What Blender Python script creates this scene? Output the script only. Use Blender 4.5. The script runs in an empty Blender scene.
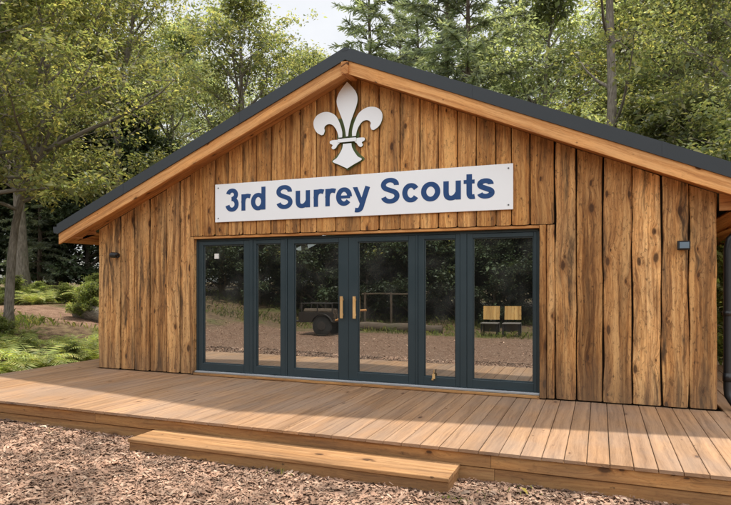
import bpy, bmesh, math, random
import numpy as np
from mathutils import Vector, Matrix, noise as mnoise

random.seed(7)
scene = bpy.context.scene
COL = scene.collection
R = math.radians

# ------------------------------------------------------------------ object helpers
def obj(name, mesh, mats, parent=None):
    o = bpy.data.objects.new(name, mesh)
    COL.objects.link(o)
    if not isinstance(mats, (list, tuple)):
        mats = [mats]
    if not mesh.materials:
        for m in mats:
            mesh.materials.append(m)
    if parent is not None:
        o.parent = parent
    return o

def tag(o, label, cat, group=None):
    o['label'] = label
    o['category'] = cat
    if group:
        o['group'] = group
    return o

def kind(o, k):
    o['kind'] = k
    return o

def thing(name, label, cat, loc=(0, 0, 0), rz=0, group=None):
    o = bpy.data.objects.new(name, None)
    o.empty_display_size = .2
    COL.objects.link(o)
    o.location = loc
    o.rotation_euler = (0, 0, rz)
    return tag(o, label, cat, group)

def copy_tree(o, parent=None):
    c = o.copy()
    COL.objects.link(c)
    c.parent = parent
    for ch in list(o.children):
        copy_tree(ch, c)
    return c

class MB:
    """mesh builder; every vertex carries (across, along, random) for the wood grain"""
    def __init__(s):
        s.v = []; s.f = []; s.g = []; s.m = []; s.smooth = False
    def add(s, vs, fs, gs=None, mi=0):
        b = len(s.v)
        s.v += [tuple(p) for p in vs]
        s.g += gs if gs else [(p[0], p[2], 0.5) for p in vs]
        for f in fs:
            s.f.append(tuple(b + i for i in f)); s.m.append(mi)
    def box(s, x0, x1, y0, y1, z0, z1, grain='z', rnd=None, mi=0):
        if rnd is None: rnd = random.random()
        P = [(x, y, z) for z in (z0, z1) for y in (y0, y1) for x in (x0, x1)]
        F = [(0, 2, 3, 1), (4, 5, 7, 6), (0, 1, 5, 4), (2, 6, 7, 3), (0, 4, 6, 2), (1, 3, 7, 5)]
        vs = []; fs = []; gs = []
        for f in F:
            b = len(vs)
            for i in f:
                p = P[i]; vs.append(p)
                if grain == 'z': gs.append((p[0] + p[1], p[2], rnd))
                elif grain == 'x': gs.append((p[1] + p[2], p[0], rnd))
                else: gs.append((p[0] + p[2], p[1], rnd))
            fs.append((b, b + 1, b + 2, b + 3))
        s.add(vs, fs, gs, mi)
    def rbox(s, x0, x1, y0, y1, z0, z1, grain='x', rnd=None, r=.006, mi=0):
        """box with its long edges chamfered"""
        if rnd is None: rnd = random.random()
        if grain == 'x':
            A, B, Cc = (x0, x1), (y0, y1), (z0, z1)
            mk = lambda a, b, c: (a, b, c)
        elif grain == 'y':
            A, B, Cc = (y0, y1), (x0, x1), (z0, z1)
            mk = lambda a, b, c: (b, a, c)
        else:
            A, B, Cc = (z0, z1), (x0, x1), (y0, y1)
            mk = lambda a, b, c: (b, c, a)
        r = min(r, abs(B[1] - B[0]) * .4, abs(Cc[1] - Cc[0]) * .4)
        prof = [(B[0] + r, Cc[0]), (B[1] - r, Cc[0]), (B[1], Cc[0] + r), (B[1], Cc[1] - r),
                (B[1] - r, Cc[1]), (B[0] + r, Cc[1]), (B[0], Cc[1] - r), (B[0], Cc[0] + r)]
        per = [0]
        for i in range(8):
            p, q = prof[i], prof[(i + 1) % 8]
            per.append(per[-1] + math.hypot(q[0] - p[0], q[1] - p[1]))
        vs = []; gs = []; fs = []
        for a in A:
            for i in range(9):
                p = prof[i % 8]
                vs.append(mk(a, p[0], p[1])); gs.append((per[i], a, rnd))
        for i in range(8):
            fs.append((i, i + 1, 9 + i + 1, 9 + i))
        fs.append(tuple(range(7, -1, -1))); fs.append(tuple(range(9, 17)))
        s.add(vs, fs, gs, mi)
    def plank(s, x0, x1, yb, yf, bot, top, jit=.006, rnd=None, rows=14, rc=.02, seed=None):
        """vertical board on a wall facing -Y: waney sides, eased edges; bot/top are functions of x"""
        if rnd is None: rnd = random.random()
        sd = random.random() * 90
        w = x1 - x0; e = .012
        prof = [(0, yb), (0, yf + e), (e * .35, yf + e * .35), (e, yf), (w * .33, yf - .001), (w * .66, yf - .001),
                (w - e, yf), (w - e * .35, yf + e * .35), (w, yf + e), (w, yb)]
        n = len(prof); vs = []; gs = []; fs = []
        tilt = random.uniform(-.004, .004)
        for j in range(rows + 1):
            t = j / rows
            for i, (a, y) in enumerate(prof):
                x = x0 + a
                zb, zt = bot(x), top(x)
                if i in (0, 1, n - 2, n - 1): zb += rc
                elif i in (2, n - 3): zb += rc * .45
                elif i in (3, n - 4): zb += rc * .12
                z = zb + (zt - zb) * t
                wl = (mnoise.noise((sd, z * 1.7, 0)) * 1.0 + mnoise.noise((sd, z * 6, 3)) * .4) * jit
                wr = (mnoise.noise((sd + 40, z * 1.7, 0)) + mnoise.noise((sd + 40, z * 6, 3)) * .4) * jit
                k = a / w
                xx = x + wl * (1 - k) + wr * k
                yy = y + tilt * (k - .5) * 2 if y < yb else y
                if y < yb: yy += mnoise.noise((sd + 9, z * .8, k)) * .003
                vs.append((xx, yy, z)); gs.append((a + abs(y - yf) * .5, z, rnd))
        for j in range(rows):
            for i in range(n - 1):
                fs.append((j * n + i, j * n + i + 1, (j + 1) * n + i + 1, (j + 1) * n + i))
        fs.append(tuple(range(n - 1, -1, -1)))
        fs.append(tuple(rows * n + i for i in range(n)))
        s.add(vs, fs, gs)
    def tube(s, pts, rad, sides=8, caps=True, mi=0):
        pts = [Vector(p) for p in pts]
        n = len(pts); vs = []; gs = []; fs = []
        up = Vector((0.13, 0.21, 1)).normalized(); L = 0; ref = None
        rn = random.random()
        for i, p in enumerate(pts):
            d = (pts[min(i + 1, n - 1)] - pts[max(i - 1, 0)]).normalized()
            if ref is None:
                ref = d.orthogonal().normalized()
            ref = (ref - d * ref.dot(d))
            ref = ref.normalized() if ref.length > 1e-6 else d.orthogonal().normalized()
            b = d.cross(ref)
            if i: L += (p - pts[i - 1]).length
            r = rad[i] if isinstance(rad, (list, tuple)) else rad
            for k in range(sides):
                a = 2 * math.pi * k / sides
                vs.append(p + (ref * math.cos(a) + b * math.sin(a)) * r)
                gs.append((k / sides * 6.283 * r, L, rn))
        for i in range(n - 1):
            for k in range(sides):
                k2 = (k + 1) % sides
                fs.append((i * sides + k, i * sides + k2, (i + 1) * sides + k2, (i + 1) * sides + k))
        if caps:
            fs.append(tuple(range(sides - 1, -1, -1)))
            fs.append(tuple((n - 1) * sides + k for k in range(sides)))
        s.add(vs, fs, gs, mi)
    def prism(s, poly, y0, y1, mi_side=0, mi_face=0, rnd=.5):
        """polygon in x,z extruded from y0 (front) to y1 (back)"""
        n = len(poly)
        area = sum(poly[i][0] * poly[(i + 1) % n][1] - poly[(i + 1) % n][0] * poly[i][1] for i in range(n))
        if area < 0: poly = poly[::-1]
        vs = [(x, y0, z) for x, z in poly] + [(x, y1, z) for x, z in poly]
        s.add(vs, [tuple(range(n))], None, mi_face)
        b = len(s.v) - 2 * n
        s.f.append(tuple(b + n + i for i in range(n - 1, -1, -1))); s.m.append(mi_side)
        for i in range(n):
            j = (i + 1) % n
            s.f.append((b + i, b + n + i, b + n + j, b + j)); s.m.append(mi_side)
    def mesh(s, name, smooth=False):
        me = bpy.data.meshes.new(name)
        me.from_pydata(s.v, [], s.f)
        at = me.attributes.new('guv', 'FLOAT_VECTOR', 'POINT')
        at.data.foreach_set('vector', np.array(s.g, dtype=np.float32).ravel())
        me.polygons.foreach_set('material_index', np.array(s.m, dtype=np.int32))
        if smooth:
            me.polygons.foreach_set('use_smooth', np.ones(len(s.f), dtype=bool))
        me.update()
        return me
    def build(s, name, mats, parent=None, smooth=False):
        return obj(name, s.mesh(name, smooth), mats, parent)

def np_mesh(name, V, F, smooth=False):
    """V (n,3), F (m,4) quads"""
    me = bpy.data.meshes.new(name)
    me.vertices.add(len(V)); me.vertices.foreach_set('co', V.astype(np.float32).ravel())
    me.loops.add(F.size); me.loops.foreach_set('vertex_index', F.astype(np.int32).ravel())
    me.polygons.add(len(F))
    me.polygons.foreach_set('loop_start', np.arange(0, F.size, 4, dtype=np.int32))
    me.polygons.foreach_set('loop_total', np.full(len(F), 4, dtype=np.int32))
    if smooth: me.polygons.foreach_set('use_smooth', np.ones(len(F), dtype=bool))
    me.update(calc_edges=True)
    me.validate()
    return me

# ------------------------------------------------------------------ material helpers
class NT:
    def __init__(s, name, world=False):
        if world:
            s.t = world.node_tree
        else:
            s.mat = bpy.data.materials.new(name); s.mat.use_nodes = True
            s.t = s.mat.node_tree
        s.t.nodes.clear()
    def n(s, typ, ins=None, **kw):
        nd = s.t.nodes.new(typ)
        for k, v in kw.items(): setattr(nd, k, v)
        for k, v in (ins or {}).items(): s.set(nd.inputs[k], v)
        return nd
    def set(s, sock, v):
        if isinstance(v, bpy.types.NodeSocket): s.t.links.new(v, sock)
        else: sock.default_value = v
    def math(s, op, a, b=0.0, c=0.0, clamp=False):
        nd = s.n('ShaderNodeMath', operation=op, use_clamp=clamp)
        s.set(nd.inputs[0], a); s.set(nd.inputs[1], b); s.set(nd.inputs[2], c)
        return nd.outputs[0]
    def vec(s, x, y, z):
        nd = s.n('ShaderNodeCombineXYZ', {0: x, 1: y, 2: z}); return nd.outputs[0]
    def noise(s, v, scale, detail=2, rough=.5, dist=0):
        nd = s.n('ShaderNodeTexNoise', {'Vector': v, 'Scale': scale, 'Detail': detail, 'Roughness': rough, 'Distortion': dist})
        return nd.outputs[0]
    def ramp(s, f, stops, interp='LINEAR'):
        nd = s.n('ShaderNodeValToRGB', {0: f}); cr = nd.color_ramp; cr.interpolation = interp
        while len(cr.elements) < len(stops): cr.elements.new(.5)
        for e, (p, c) in zip(cr.elements, stops):
            e.position = p; e.color = (*c, 1) if len(c) == 3 else c
        return nd.outputs[0]
    def sm(s, x, a, b):
        nd = s.n('ShaderNodeMapRange', {0: x, 1: a, 2: b, 3: 0.0, 4: 1.0}, interpolation_type='SMOOTHSTEP'); return nd.outputs[0]
    def mix(s, f, a, b, blend='MIX'):
        nd = s.n('ShaderNodeMix', data_type='RGBA', blend_type=blend)
        s.set(nd.inputs[0], f)
        for i, v in ((6, a), (7, b)):
            s.set(nd.inputs[i], (*v, 1) if isinstance(v, tuple) and len(v) == 3 else v)
        return nd.outputs[2]
    def sep(s, v):
        return s.n('ShaderNodeSeparateXYZ', {0: v}).outputs
    def out(s, shader):
        o = s.n('ShaderNodeOutputMaterial'); s.t.links.new(shader, o.inputs[0]); return s.mat
    def principled(s, **kw):
        nd = s.n('ShaderNodeBsdfPrincipled')
        for k, v in kw.items():
            k = k.replace('_', ' ')
            if isinstance(v, tuple) and len(v) == 3: v = (*v, 1)
            s.set(nd.inputs[k], v)
        return nd.outputs[0]
    def bump(s, h, strength, dist):
        return s.n('ShaderNodeBump', {'Height': h, 'Strength': strength, 'Distance': dist}).outputs[0]

def wood(name, light, mid, dark, knots=.5, stain=.5, scale=1.0, tone=.3, fine=1.0, rough=.75, damp=None, grey=0.0, ticks=.6, bump=.35):
    N = NT(name)
    a = N.n('ShaderNodeAttribute', attribute_name='guv').outputs['Vector']
    u, v, r = N.sep(a)
    u = N.math('MULTIPLY_ADD', r, 17.3, u); v = N.math('MULTIPLY_ADD', r, 41.7, v)
    if scale != 1: u = N.math('MULTIPLY', u, scale); v = N.math('MULTIPLY', v, scale)
    wob = N.noise(N.vec(N.math('MULTIPLY', u, 3.5), N.math('MULTIPLY', v, 1.1), r), 1, 3)
    uw = N.math('MULTIPLY_ADD', N.math('SUBTRACT', wob, .5), .11, u)
    # knots: sparse elliptical cells; the grain bends round them
    kv = N.n('ShaderNodeTexVoronoi', {'Vector': N.vec(N.math('MULTIPLY', uw, 5.2), N.math('MULTIPLY', v, 2.3), 0.0), 'Scale': 1.0}, feature='F1', voronoi_dimensions='2D')
    kd = kv.outputs['Distance']; kc = N.sep(kv.outputs['Color'])
    on = N.math('GREATER_THAN', kc[0], 1 - knots)
    size = N.math('MULTIPLY_ADD', N.math('POWER', kc[1], 2.0), .12, .055)
    kn = N.math('MULTIPLY', N.math('SUBTRACT', 1.0, N.sm(N.math('DIVIDE', kd, size), .55, 1.1)), on)
    halo = N.math('MULTIPLY', N.math('SUBTRACT', 1.0, N.sm(N.math('DIVIDE', kd, size), .9, 2.6)), on)
    ug = N.math('MULTIPLY_ADD', N.math('POWER', 2.718, N.math('MULTIPLY', kd, -7.0)), N.math('MULTIPLY', on, .07), uw)
    g1 = N.noise(N.vec(N.math('MULTIPLY', ug, 16), N.math('MULTIPLY', v, .45), N.math('MULTIPLY', r, 9)), 1, 3, .55, .4)
    g2 = N.noise(N.vec(N.math('MULTIPLY', ug, 52), N.math('MULTIPLY', v, 1.5), N.math('MULTIPLY', r, 5)), 1, 5, .72, .25)
    g3 = N.noise(N.vec(N.math('MULTIPLY', ug, 120), N.math('MULTIPLY', v, 9), 2.0), 1, 3, .7)
    f = N.math('MULTIPLY_ADD', N.math('SUBTRACT', g2, .5), .62 * fine, N.math('MULTIPLY_ADD', N.math('SUBTRACT', g3, .5), .30 * fine, N.math('MULTIPLY_ADD', N.math('SUBTRACT', g1, .5), .62, .61)))
    col = N.ramp(f, [(.44, dark), (.57, mid), (.69, light), (.88, tuple(min(1, c * 1.15) for c in light))])
    # patchy tone across and along a board
    p1 = N.noise(N.vec(N.math('MULTIPLY', u, 5), N.math('MULTIPLY', v, .9), 4.0), 1, 3, .6)
    col = N.mix(N.sm(p1, .35, .75), col, N.mix(1.0, col, (1.20, 1.12, .98), 'MULTIPLY'))
    tn = N.math('FRACT', N.math('MULTIPLY', r, 7.77))
    tv = N.math('MULTIPLY_ADD', tn, tone * 1.3, 1 - tone * .75)
    col = N.mix(1.0, col, N.n('ShaderNodeCombineColor', {0: tv, 1: N.math('MULTIPLY_ADD', N.math('SUBTRACT', tv, 1.0), 1.15, 1.0), 2: N.math('MULTIPLY_ADD', N.math('SUBTRACT', tv, 1.0), 1.35, 1.0)}).outputs[0], 'MULTIPLY')
    # silvered, paler weathering on some boards
    sv = N.sm(N.noise(N.vec(N.math('MULTIPLY', u, 2.2), N.math('MULTIPLY', v, .5), N.math('MULTIPLY', r, 31)), 1, 3, .6), .46, .70)
    col = N.mix(N.math('MULTIPLY', sv, .62 * tone), col, N.mix(.5, col, (.54, .38, .21)))
    if stain:
        # broad grey-brown weather streaks under the sharper black ones
        s0 = N.noise(N.vec(N.math('MULTIPLY', ug, 4.0), N.math('MULTIPLY', v, .38), N.math('MULTIPLY', r, 13)), 1, 5, .65, .6)
        col = N.mix(N.math('MULTIPLY', N.sm(s0, .50, .66), stain * .62), col, N.mix(1.0, col, (.40, .36, .34), 'MULTIPLY'))
        s1 = N.noise(N.vec(N.math('MULTIPLY', ug, 6.5), N.math('MULTIPLY', v, .62), N.math('MULTIPLY', r, 3)), 1, 4, .62, .5)
        s2 = N.noise(N.vec(N.math('MULTIPLY', ug, 30), N.math('MULTIPLY', v, 4.5), 7.0), 1, 3, .6)
        sm = N.math('MULTIPLY', N.sm(s1, .50, .68), N.sm(s2, .30, .62))
        col = N.mix(N.math('MULTIPLY', sm, min(stain, 1.0)), col, (.045, .03, .018))
        col = N.mix(N.math('MULTIPLY', N.sm(s1, .5, .68), stain * .3), col, (.13, .075, .04))
    if ticks:
        tv_ = N.n('ShaderNodeTexVoronoi', {'Vector': N.vec(N.math('MULTIPLY', uw, 13), N.math('MULTIPLY', v, 6.5), 0.0), 'Scale': 1.0}, feature='F1', voronoi_dimensions='2D')
        tc = N.sep(tv_.outputs['Color'])
        dn = N.noise(N.vec(N.math('MULTIPLY', u, 60), N.math('MULTIPLY', v, 40), 1.0), 1, 2)
        td = N.math('MULTIPLY_ADD', N.math('SUBTRACT', dn, .5), .55, tv_.outputs['Distance'])
        tgate = N.sm(N.noise(N.vec(N.math('MULTIPLY', u, 4.5), N.math('MULTIPLY', v, 1.6), 12.0), 1, 2), .44, .60)
        tk = N.math('MULTIPLY', N.math('MULTIPLY', N.math('SUBTRACT', 1.0, N.sm(td, .02, .16)), N.math('GREATER_THAN', tc[0], 1 - ticks * .8)), tgate)
        col = N.mix(N.math('MULTIPLY', tk, .75), col, (.06, .03, .014))
        # irregular rough-sawn blotches
        bn = N.noise(N.vec(N.math('MULTIPLY', ug, 30), N.math('MULTIPLY', v, 11), N.math('MULTIPLY', r, 17)), 1, 4, .7, 1.2)
        col = N.mix(N.math('MULTIPLY', N.sm(bn, .555, .625), .72 * ticks), col, (.085, .042, .018))
        col = N.mix(N.math('MULTIPLY', N.sm(bn, .46, .36), .40 * ticks), col, N.mix(1.0, col, (1.28, 1.22, 1.12), 'MULTIPLY'))
        # short drying checks and rough-sawn nicks
        cv = N.noise(N.vec(N.math('MULTIPLY', uw, 38), N.math('MULTIPLY', v, 5.5), N.math('MULTIPLY', r, 21)), 1, 3, .7)
        ck = N.math('SUBTRACT', 1.0, N.sm(N.math('ABSOLUTE', N.math('SUBTRACT', cv, .5)), .0, .018))
        gate = N.sm(N.noise(N.vec(N.math('MULTIPLY', u, 7), N.math('MULTIPLY', v, 3), 9.0), 1, 2), .5, .62)
        col = N.mix(N.math('MULTIPLY', N.math('MULTIPLY', ck, gate), .65 * ticks), col, (.07, .035, .017))
    col = N.mix(N.math('MULTIPLY', halo, .45), col, N.mix(1.0, col, (.55, .42, .32), 'MULTIPLY'))
    col = N.mix(N.math('MULTIPLY', kn, .85), col, (.055, .025, .012))
    if grey:
        gz = N.noise(N.n('ShaderNodeTexCoord').outputs['Object'], 1.3, 3)
        col = N.mix(N.math('MULTIPLY', N.sm(gz, .35, .7), grey), col, (.27, .235, .21))
    if damp is not None:   # greyed, splashed foot of the boards
        z = N.sep(N.n('ShaderNodeNewGeometry').outputs['Position'])[2]
        dn2 = N.noise(N.vec(N.math('MULTIPLY', u, 9), N.math('MULTIPLY', v, .8), 3.0), 1, 3)
        dz = N.math('MULTIPLY_ADD', N.math('SUBTRACT', dn2, .5), 1.0, N.math('SUBTRACT', z, damp))
        dm = N.math('SUBTRACT', 1.0, N.sm(dz, .0, .62))
        col = N.mix(N.math('MULTIPLY', dm, .55), col, N.mix(.5, N.mix(1.0, col, (.5, .45, .42), 'MULTIPLY'), (.17, .135, .10)))
    hgt = N.math('SUBTRACT', N.math('MULTIPLY_ADD', g2, .6, N.math('MULTIPLY', g3, .4)), N.math('MULTIPLY', kn, .4))
    sh = N.principled(Base_Color=col, Roughness=rough, Specular_IOR_Level=.25, Normal=N.bump(hgt, bump, .006))
    return N.out(sh)

def plain(name, col, rough=.5, spec=.4, metal=0.0, var=.12, scale=6.0, bump=.0):
    N = NT(name)
    tc = N.n('ShaderNodeTexCoord').outputs['Object']
    n1 = N.noise(tc, scale, 4, .6)
    k = N.math('MULTIPLY_ADD', N.math('SUBTRACT', n1, .5), var * 2, 1.0)
    c = N.mix(1.0, col, N.n('ShaderNodeCombineColor', {0: k, 1: k, 2: k}).outputs[0], 'MULTIPLY')
    rr = N.math('MULTIPLY_ADD', N.math('SUBTRACT', n1, .5), .25, rough)
    kw = dict(Base_Color=c, Roughness=rr, Specular_IOR_Level=spec, Metallic=metal)
    if bump: kw['Normal'] = N.bump(N.noise(tc, scale * 12, 3), bump, .004)
    return N.out(N.principled(**kw))

M = {}
M['wall'] = wood('weathered_larch', (.69, .415, .182), (.465, .24, .092), (.195, .093, .038), knots=.38, stain=1.25, tone=.50, damp=.27, ticks=.75)
M['gable'] = wood('gable_larch', (.67, .375, .14), (.47, .225, .075), (.22, .095, .033), knots=.34, stain=.8, tone=.38, ticks=.6)
M['barge'] = wood('orange_softwood', (.64, .345, .14), (.52, .25, .09), (.34, .15, .055), knots=.22, stain=.0, tone=.15, ticks=.15, bump=.2)
M['soffit'] = wood('soffit_softwood', (.56, .28, .11), (.43, .19, .065), (.25, .10, .04), knots=.25, stain=.2, tone=.3, ticks=.2)
M['deck'] = wood('deck_softwood', (.375, .232, .138), (.30, .182, .106), (.205, .12, .07), knots=.10, stain=.10, tone=.18, ticks=.10, grey=.28, fine=.8, bump=.25)
M['fascia'] = wood('fascia_softwood', (.52, .29, .115), (.42, .215, .08), (.25, .115, .042), knots=.3, stain=.3, tone=.2, ticks=.3, damp=-.1)
M['step'] = wood('step_softwood', (.39, .225, .108), (.305, .168, .076), (.185, .094, .042), knots=.2, stain=.3, tone=.12, ticks=.15)
M['floor'] = wood('indoor_floor', (.30, .19, .10), (.24, .14, .07), (.15, .08, .04), knots=.1, stain=0, ticks=0)
M['handle'] = wood('pale_handle_wood', (.62, .42, .20), (.52, .32, .13), (.38, .21, .08), knots=0, stain=0, ticks=0, scale=4)
M['chair'] = wood('pale_chair_wood', (.72, .48, .20), (.62, .38, .14), (.45, .25, .09), knots=.1, stain=0, ticks=0, scale=2)
M['frame'] = plain('anthracite_frame', (.026, .045, .055), .38, .5, var=.10, scale=3)
M['roof'] = plain('anthracite_roof', (.032, .040, .047), .55, .4, var=.18, scale=2.5, bump=.05)
M['black'] = plain('black_plastic', (.012, .013, .015), .4, .5)
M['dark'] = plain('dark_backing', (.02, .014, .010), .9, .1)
M['white'] = plain('white_panel', (.86, .90, .94), .45, .4, var=.02, scale=2)
M['offwhite'] = plain('white_board', (.80, .80, .78), .5, .4, var=.03, scale=3)
M['green'] = plain('olive_edge', (.10, .13, .045), .6, .3)
M['navy'] = plain('navy_letter', (.014, .062, .20), .45, .4, var=.06)
M['steel'] = plain('threshold_metal', (.42, .45, .48), .35, .5, metal=.4)
M['screw'] = plain('dull_screw', (.16, .16, .17), .4, .5, metal=.6)
M['lens'] = plain('lamp_lens', (.16, .22, .28), .12, .6)
M['plaster'] = plain('indoor_wall', (.34, .32, .28), .8, .2)
M['rubber'] = plain('tyre_rubber', (.02, .02, .02), .8, .2)
M['cart'] = plain('dark_cart_paint', (.03, .026, .024), .5, .4)
M['greyfab'] = plain('grey_slats', (.16, .15, .14), .7, .3)
M['sticker'] = plain('white_sticker', (.75, .75, .73), .5, .3)

def glass_mat():
    N = NT('reflective_glazing')
    lw = N.n('ShaderNodeLayerWeight', {'Blend': .25}).outputs['Facing']
    fac = N.math('MULTIPLY_ADD', N.math('POWER', lw, 2.0), .4, .60, clamp=True)
    tc = N.n('ShaderNodeTexCoord').outputs['Object']
    nb = N.bump(N.noise(tc, 1.1, 1), .05, .02)
    gl = N.n('ShaderNodeBsdfGlossy', {'Color': (.93, .96, .95, 1), 'Roughness': .004, 'Normal': nb}).outputs[0]
    tr = N.n('ShaderNodeBsdfTransparent', {'Color': (.62, .66, .64, 1)}).outputs[0]
    mx = N.n('ShaderNodeMixShader', {0: fac, 1: tr, 2: gl}).outputs[0]
    film = N.math('MULTIPLY_ADD', N.sm(N.noise(tc, 2.3, 4, .6), .42, .75), .05, .012)
    df = N.n('ShaderNodeBsdfDiffuse', {'Color': (.5, .52, .5, 1)}).outputs[0]
    return N.out(N.n('ShaderNodeMixShader', {0: film, 1: mx, 2: df}).outputs[0])
M['glass'] = glass_mat()

def leaf_mat(name, cols, trans=.50, scale=.35, rough=.5):
    N = NT(name)
    g = N.n('ShaderNodeNewGeometry')
    rn = g.outputs['Random Per Island']
    k = len(cols)
    c = N.ramp(rn, [((i + .5) / k, cc) for i, cc in enumerate(cols)])
    n1 = N.noise(g.outputs['Position'], scale, 2)
    n2 = N.noise(g.outputs['Position'], scale * 4.5, 2)
    b = N.math('MULTIPLY', N.math('MULTIPLY_ADD', N.sm(n1, .32, .68), .75, .60), N.math('MULTIPLY_ADD', N.sm(n2, .34, .66), .75, .62))
    c = N.mix(1.0, c, N.n('ShaderNodeCombineColor', {0: b, 1: b, 2: b}).outputs[0], 'MULTIPLY')
    p = N.principled(Base_Color=c, Roughness=rough, Specular_IOR_Level=.35)
    t = N.n('ShaderNodeBsdfTranslucent', {'Color': N.mix(1.0, c, (1.95, 1.9, 1.05), 'MULTIPLY')}).outputs[0]
    return N.out(N.n('ShaderNodeMixShader', {0: trans, 1: p, 2: t}).outputs[0])

M['leafA'] = leaf_mat('yellow_green_leaves', [(.14, .165, .07), (.19, .205, .085), (.23, .235, .105), (.11, .145, .07), (.24, .245, .12), (.32, .29, .125)])
M['leafB'] = leaf_mat('mid_green_leaves', [(.13, .16, .08), (.18, .205, .10), (.23, .235, .115), (.105, .14, .075), (.31, .295, .14)])
M['leafHaze'] = leaf_mat('haze_paled_leaves', [(.23, .275, .18), (.28, .32, .205), (.20, .245, .17), (.36, .375, .22)])  # haze of distance put into the leaf colour as a paler grey green
M['needle'] = leaf_mat('conifer_needles', [(.20, .245, .18), (.25, .29, .20), (.165, .205, .155), (.30, .325, .22)], trans=.38)
M['yew'] = leaf_mat('dark_evergreen_leaves', [(.042, .064, .032), (.058, .08, .04), (.08, .105, .05), (.035, .055, .028)], trans=.15)
M['fern'] = leaf_mat('fern_fronds', [(.24, .29, .095), (.29, .33, .10), (.19, .24, .085), (.38, .36, .13)], trans=.35, scale=1.2)
M['bush'] = leaf_mat('shrub_leaves', [(.16, .205, .075), (.20, .245, .085), (.13, .17, .065), (.29, .30, .12)], scale=1.0)
M['grass'] = leaf_mat('grass_blades', [(.14, .18, .05), (.19, .21, .06), (.27, .24, .10), (.11, .15, .045)], scale=.8)
M['chips'] = leaf_mat('wood_chips', [(.26, .155, .104), (.315, .196, .135), (.22, .128, .085), (.345, .225, .158), (.28, .17, .115), (.185, .108, .073), (.44, .32, .235), (.295, .18, .12)], trans=.0, scale=1.5, rough=.75)

def bark_mat(name, a, b, c):
    N = NT(name)
    v = N.sep(N.n('ShaderNodeAttribute', attribute_name='guv').outputs['Vector'])
    n1 = N.noise(N.vec(N.math('MULTIPLY', v[0], 26), N.math('MULTIPLY', v[1], 5), v[2]), 1, 4, .65)
    n2 = N.noise(N.n('ShaderNodeTexCoord').outputs['Object'], 2.2, 3)
    col = N.ramp(n1, [(.3, a), (.5, b), (.72, c)])
    col = N.mix(N.math('MULTIPLY', N.sm(n2, .5, .7), .35), col, (.09, .10, .055))
    return N.out(N.principled(Base_Color=col, Roughness=.85, Specular_IOR_Level=.2, Normal=N.bump(n1, .6, .02)))
M['bark'] = bark_mat('grey_brown_bark', (.09, .075, .06), (.19, .165, .135), (.31, .275, .23))
M['pbark'] = bark_mat('conifer_bark', (.04, .03, .022), (.10, .075, .055), (.17, .13, .10))

# ------------------------------------------------------------------ camera
YAW = 21.58
cam = bpy.data.cameras.new('camera')
cam.sensor_width = 36; cam.lens = 593 / 731 * 36
cam.shift_y = .0404
cam.clip_start = .05; cam.clip_end = 2000
camo = bpy.data.objects.new('camera', cam)
COL.objects.link(camo)
camo.location = (0, 0, 1.75)
camo.rotation_euler = (R(90), 0, R(YAW))
scene.camera = camo
SY, CY = math.sin(R(YAW)), math.cos(R(YAW))
def at(px, t):
    """ground point in the direction of column px at distance t"""
    a = (px - 365.5) / 593
    return t * (a * CY - SY), t * (a * SY + CY)

# ------------------------------------------------------------------ world and sun
sun_vec = Vector((.15, .36, 1)).normalized()      # towards the sun: high, behind the hut
SUN_EL = math.asin(sun_vec.z); SUN_ROT = math.atan2(sun_vec.x, sun_vec.y)
w = bpy.data.worlds.new('World'); scene.world = w; w.use_nodes = True
N = NT('', world=w)
sky = N.n('ShaderNodeTexSky', sky_type='NISHITA', sun_disc=False, sun_elevation=SUN_EL, sun_rotation=SUN_ROT,
          air_density=1.0, dust_density=1.6, ozone_density=1.0)
dirv = N.n('ShaderNodeTexCoord').outputs['Generated']
dx, dy, dz = N.sep(dirv)
zz = N.math('ADD', N.math('MAXIMUM', dz, 0.0), .25)
cv = N.vec(N.math('DIVIDE', dx, zz), N.math('DIVIDE', dy, zz), 0.0)
cl = N.noise(cv, 1.6, 6, .58, .3)
cm = N.math('MULTIPLY', N.sm(cl, .22, .46), N.sm(dz, -.02, .12))
cloud = N.mix(N.sm(N.noise(cv, 3.2, 4), .3, .7), (5.9, 6.05, 6.3), (6.9, 6.95, 7.05))
# unseen cloud opposite the sun, made far brighter to fill the shaded front
cloud = N.mix(N.sm(dy, .25, -.25), cloud, N.mix(1.0, cloud, (2.05, 2.02, 1.98), 'MULTIPLY'))
skyc = N.mix(N.math('MULTIPLY', cm, .92), sky.outputs[0], cloud)
bg = N.n('ShaderNodeBackground', {'Color': skyc, 'Strength': .15})
N.t.links.new(bg.outputs[0], N.n('ShaderNodeOutputWorld').inputs[0])

sl = bpy.data.lights.new('sun', 'SUN'); sl.energy = 5.0; sl.angle = R(1.5); sl.color = (1.0, .93, .82)
so = bpy.data.objects.new('sun', sl); COL.objects.link(so)
so.location = (6, 14, 40)
so.rotation_euler = (-sun_vec).to_track_quat('-Z', 'Y').to_euler()

scene.view_settings.view_transform = 'Standard'
scene.view_settings.look = 'None'
scene.view_settings.exposure = 0
cy = scene.cycles
cy.use_denoising = True
cy.max_bounces = 8; cy.diffuse_bounces = 4; cy.glossy_bounces = 3; cy.transmission_bounces = 4; cy.transparent_max_bounces = 8
cy.caustics_reflective = False; cy.caustics_refractive = False
cy.sample_clamp_indirect = 6
scene.render.use_persistent_data = False

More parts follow.
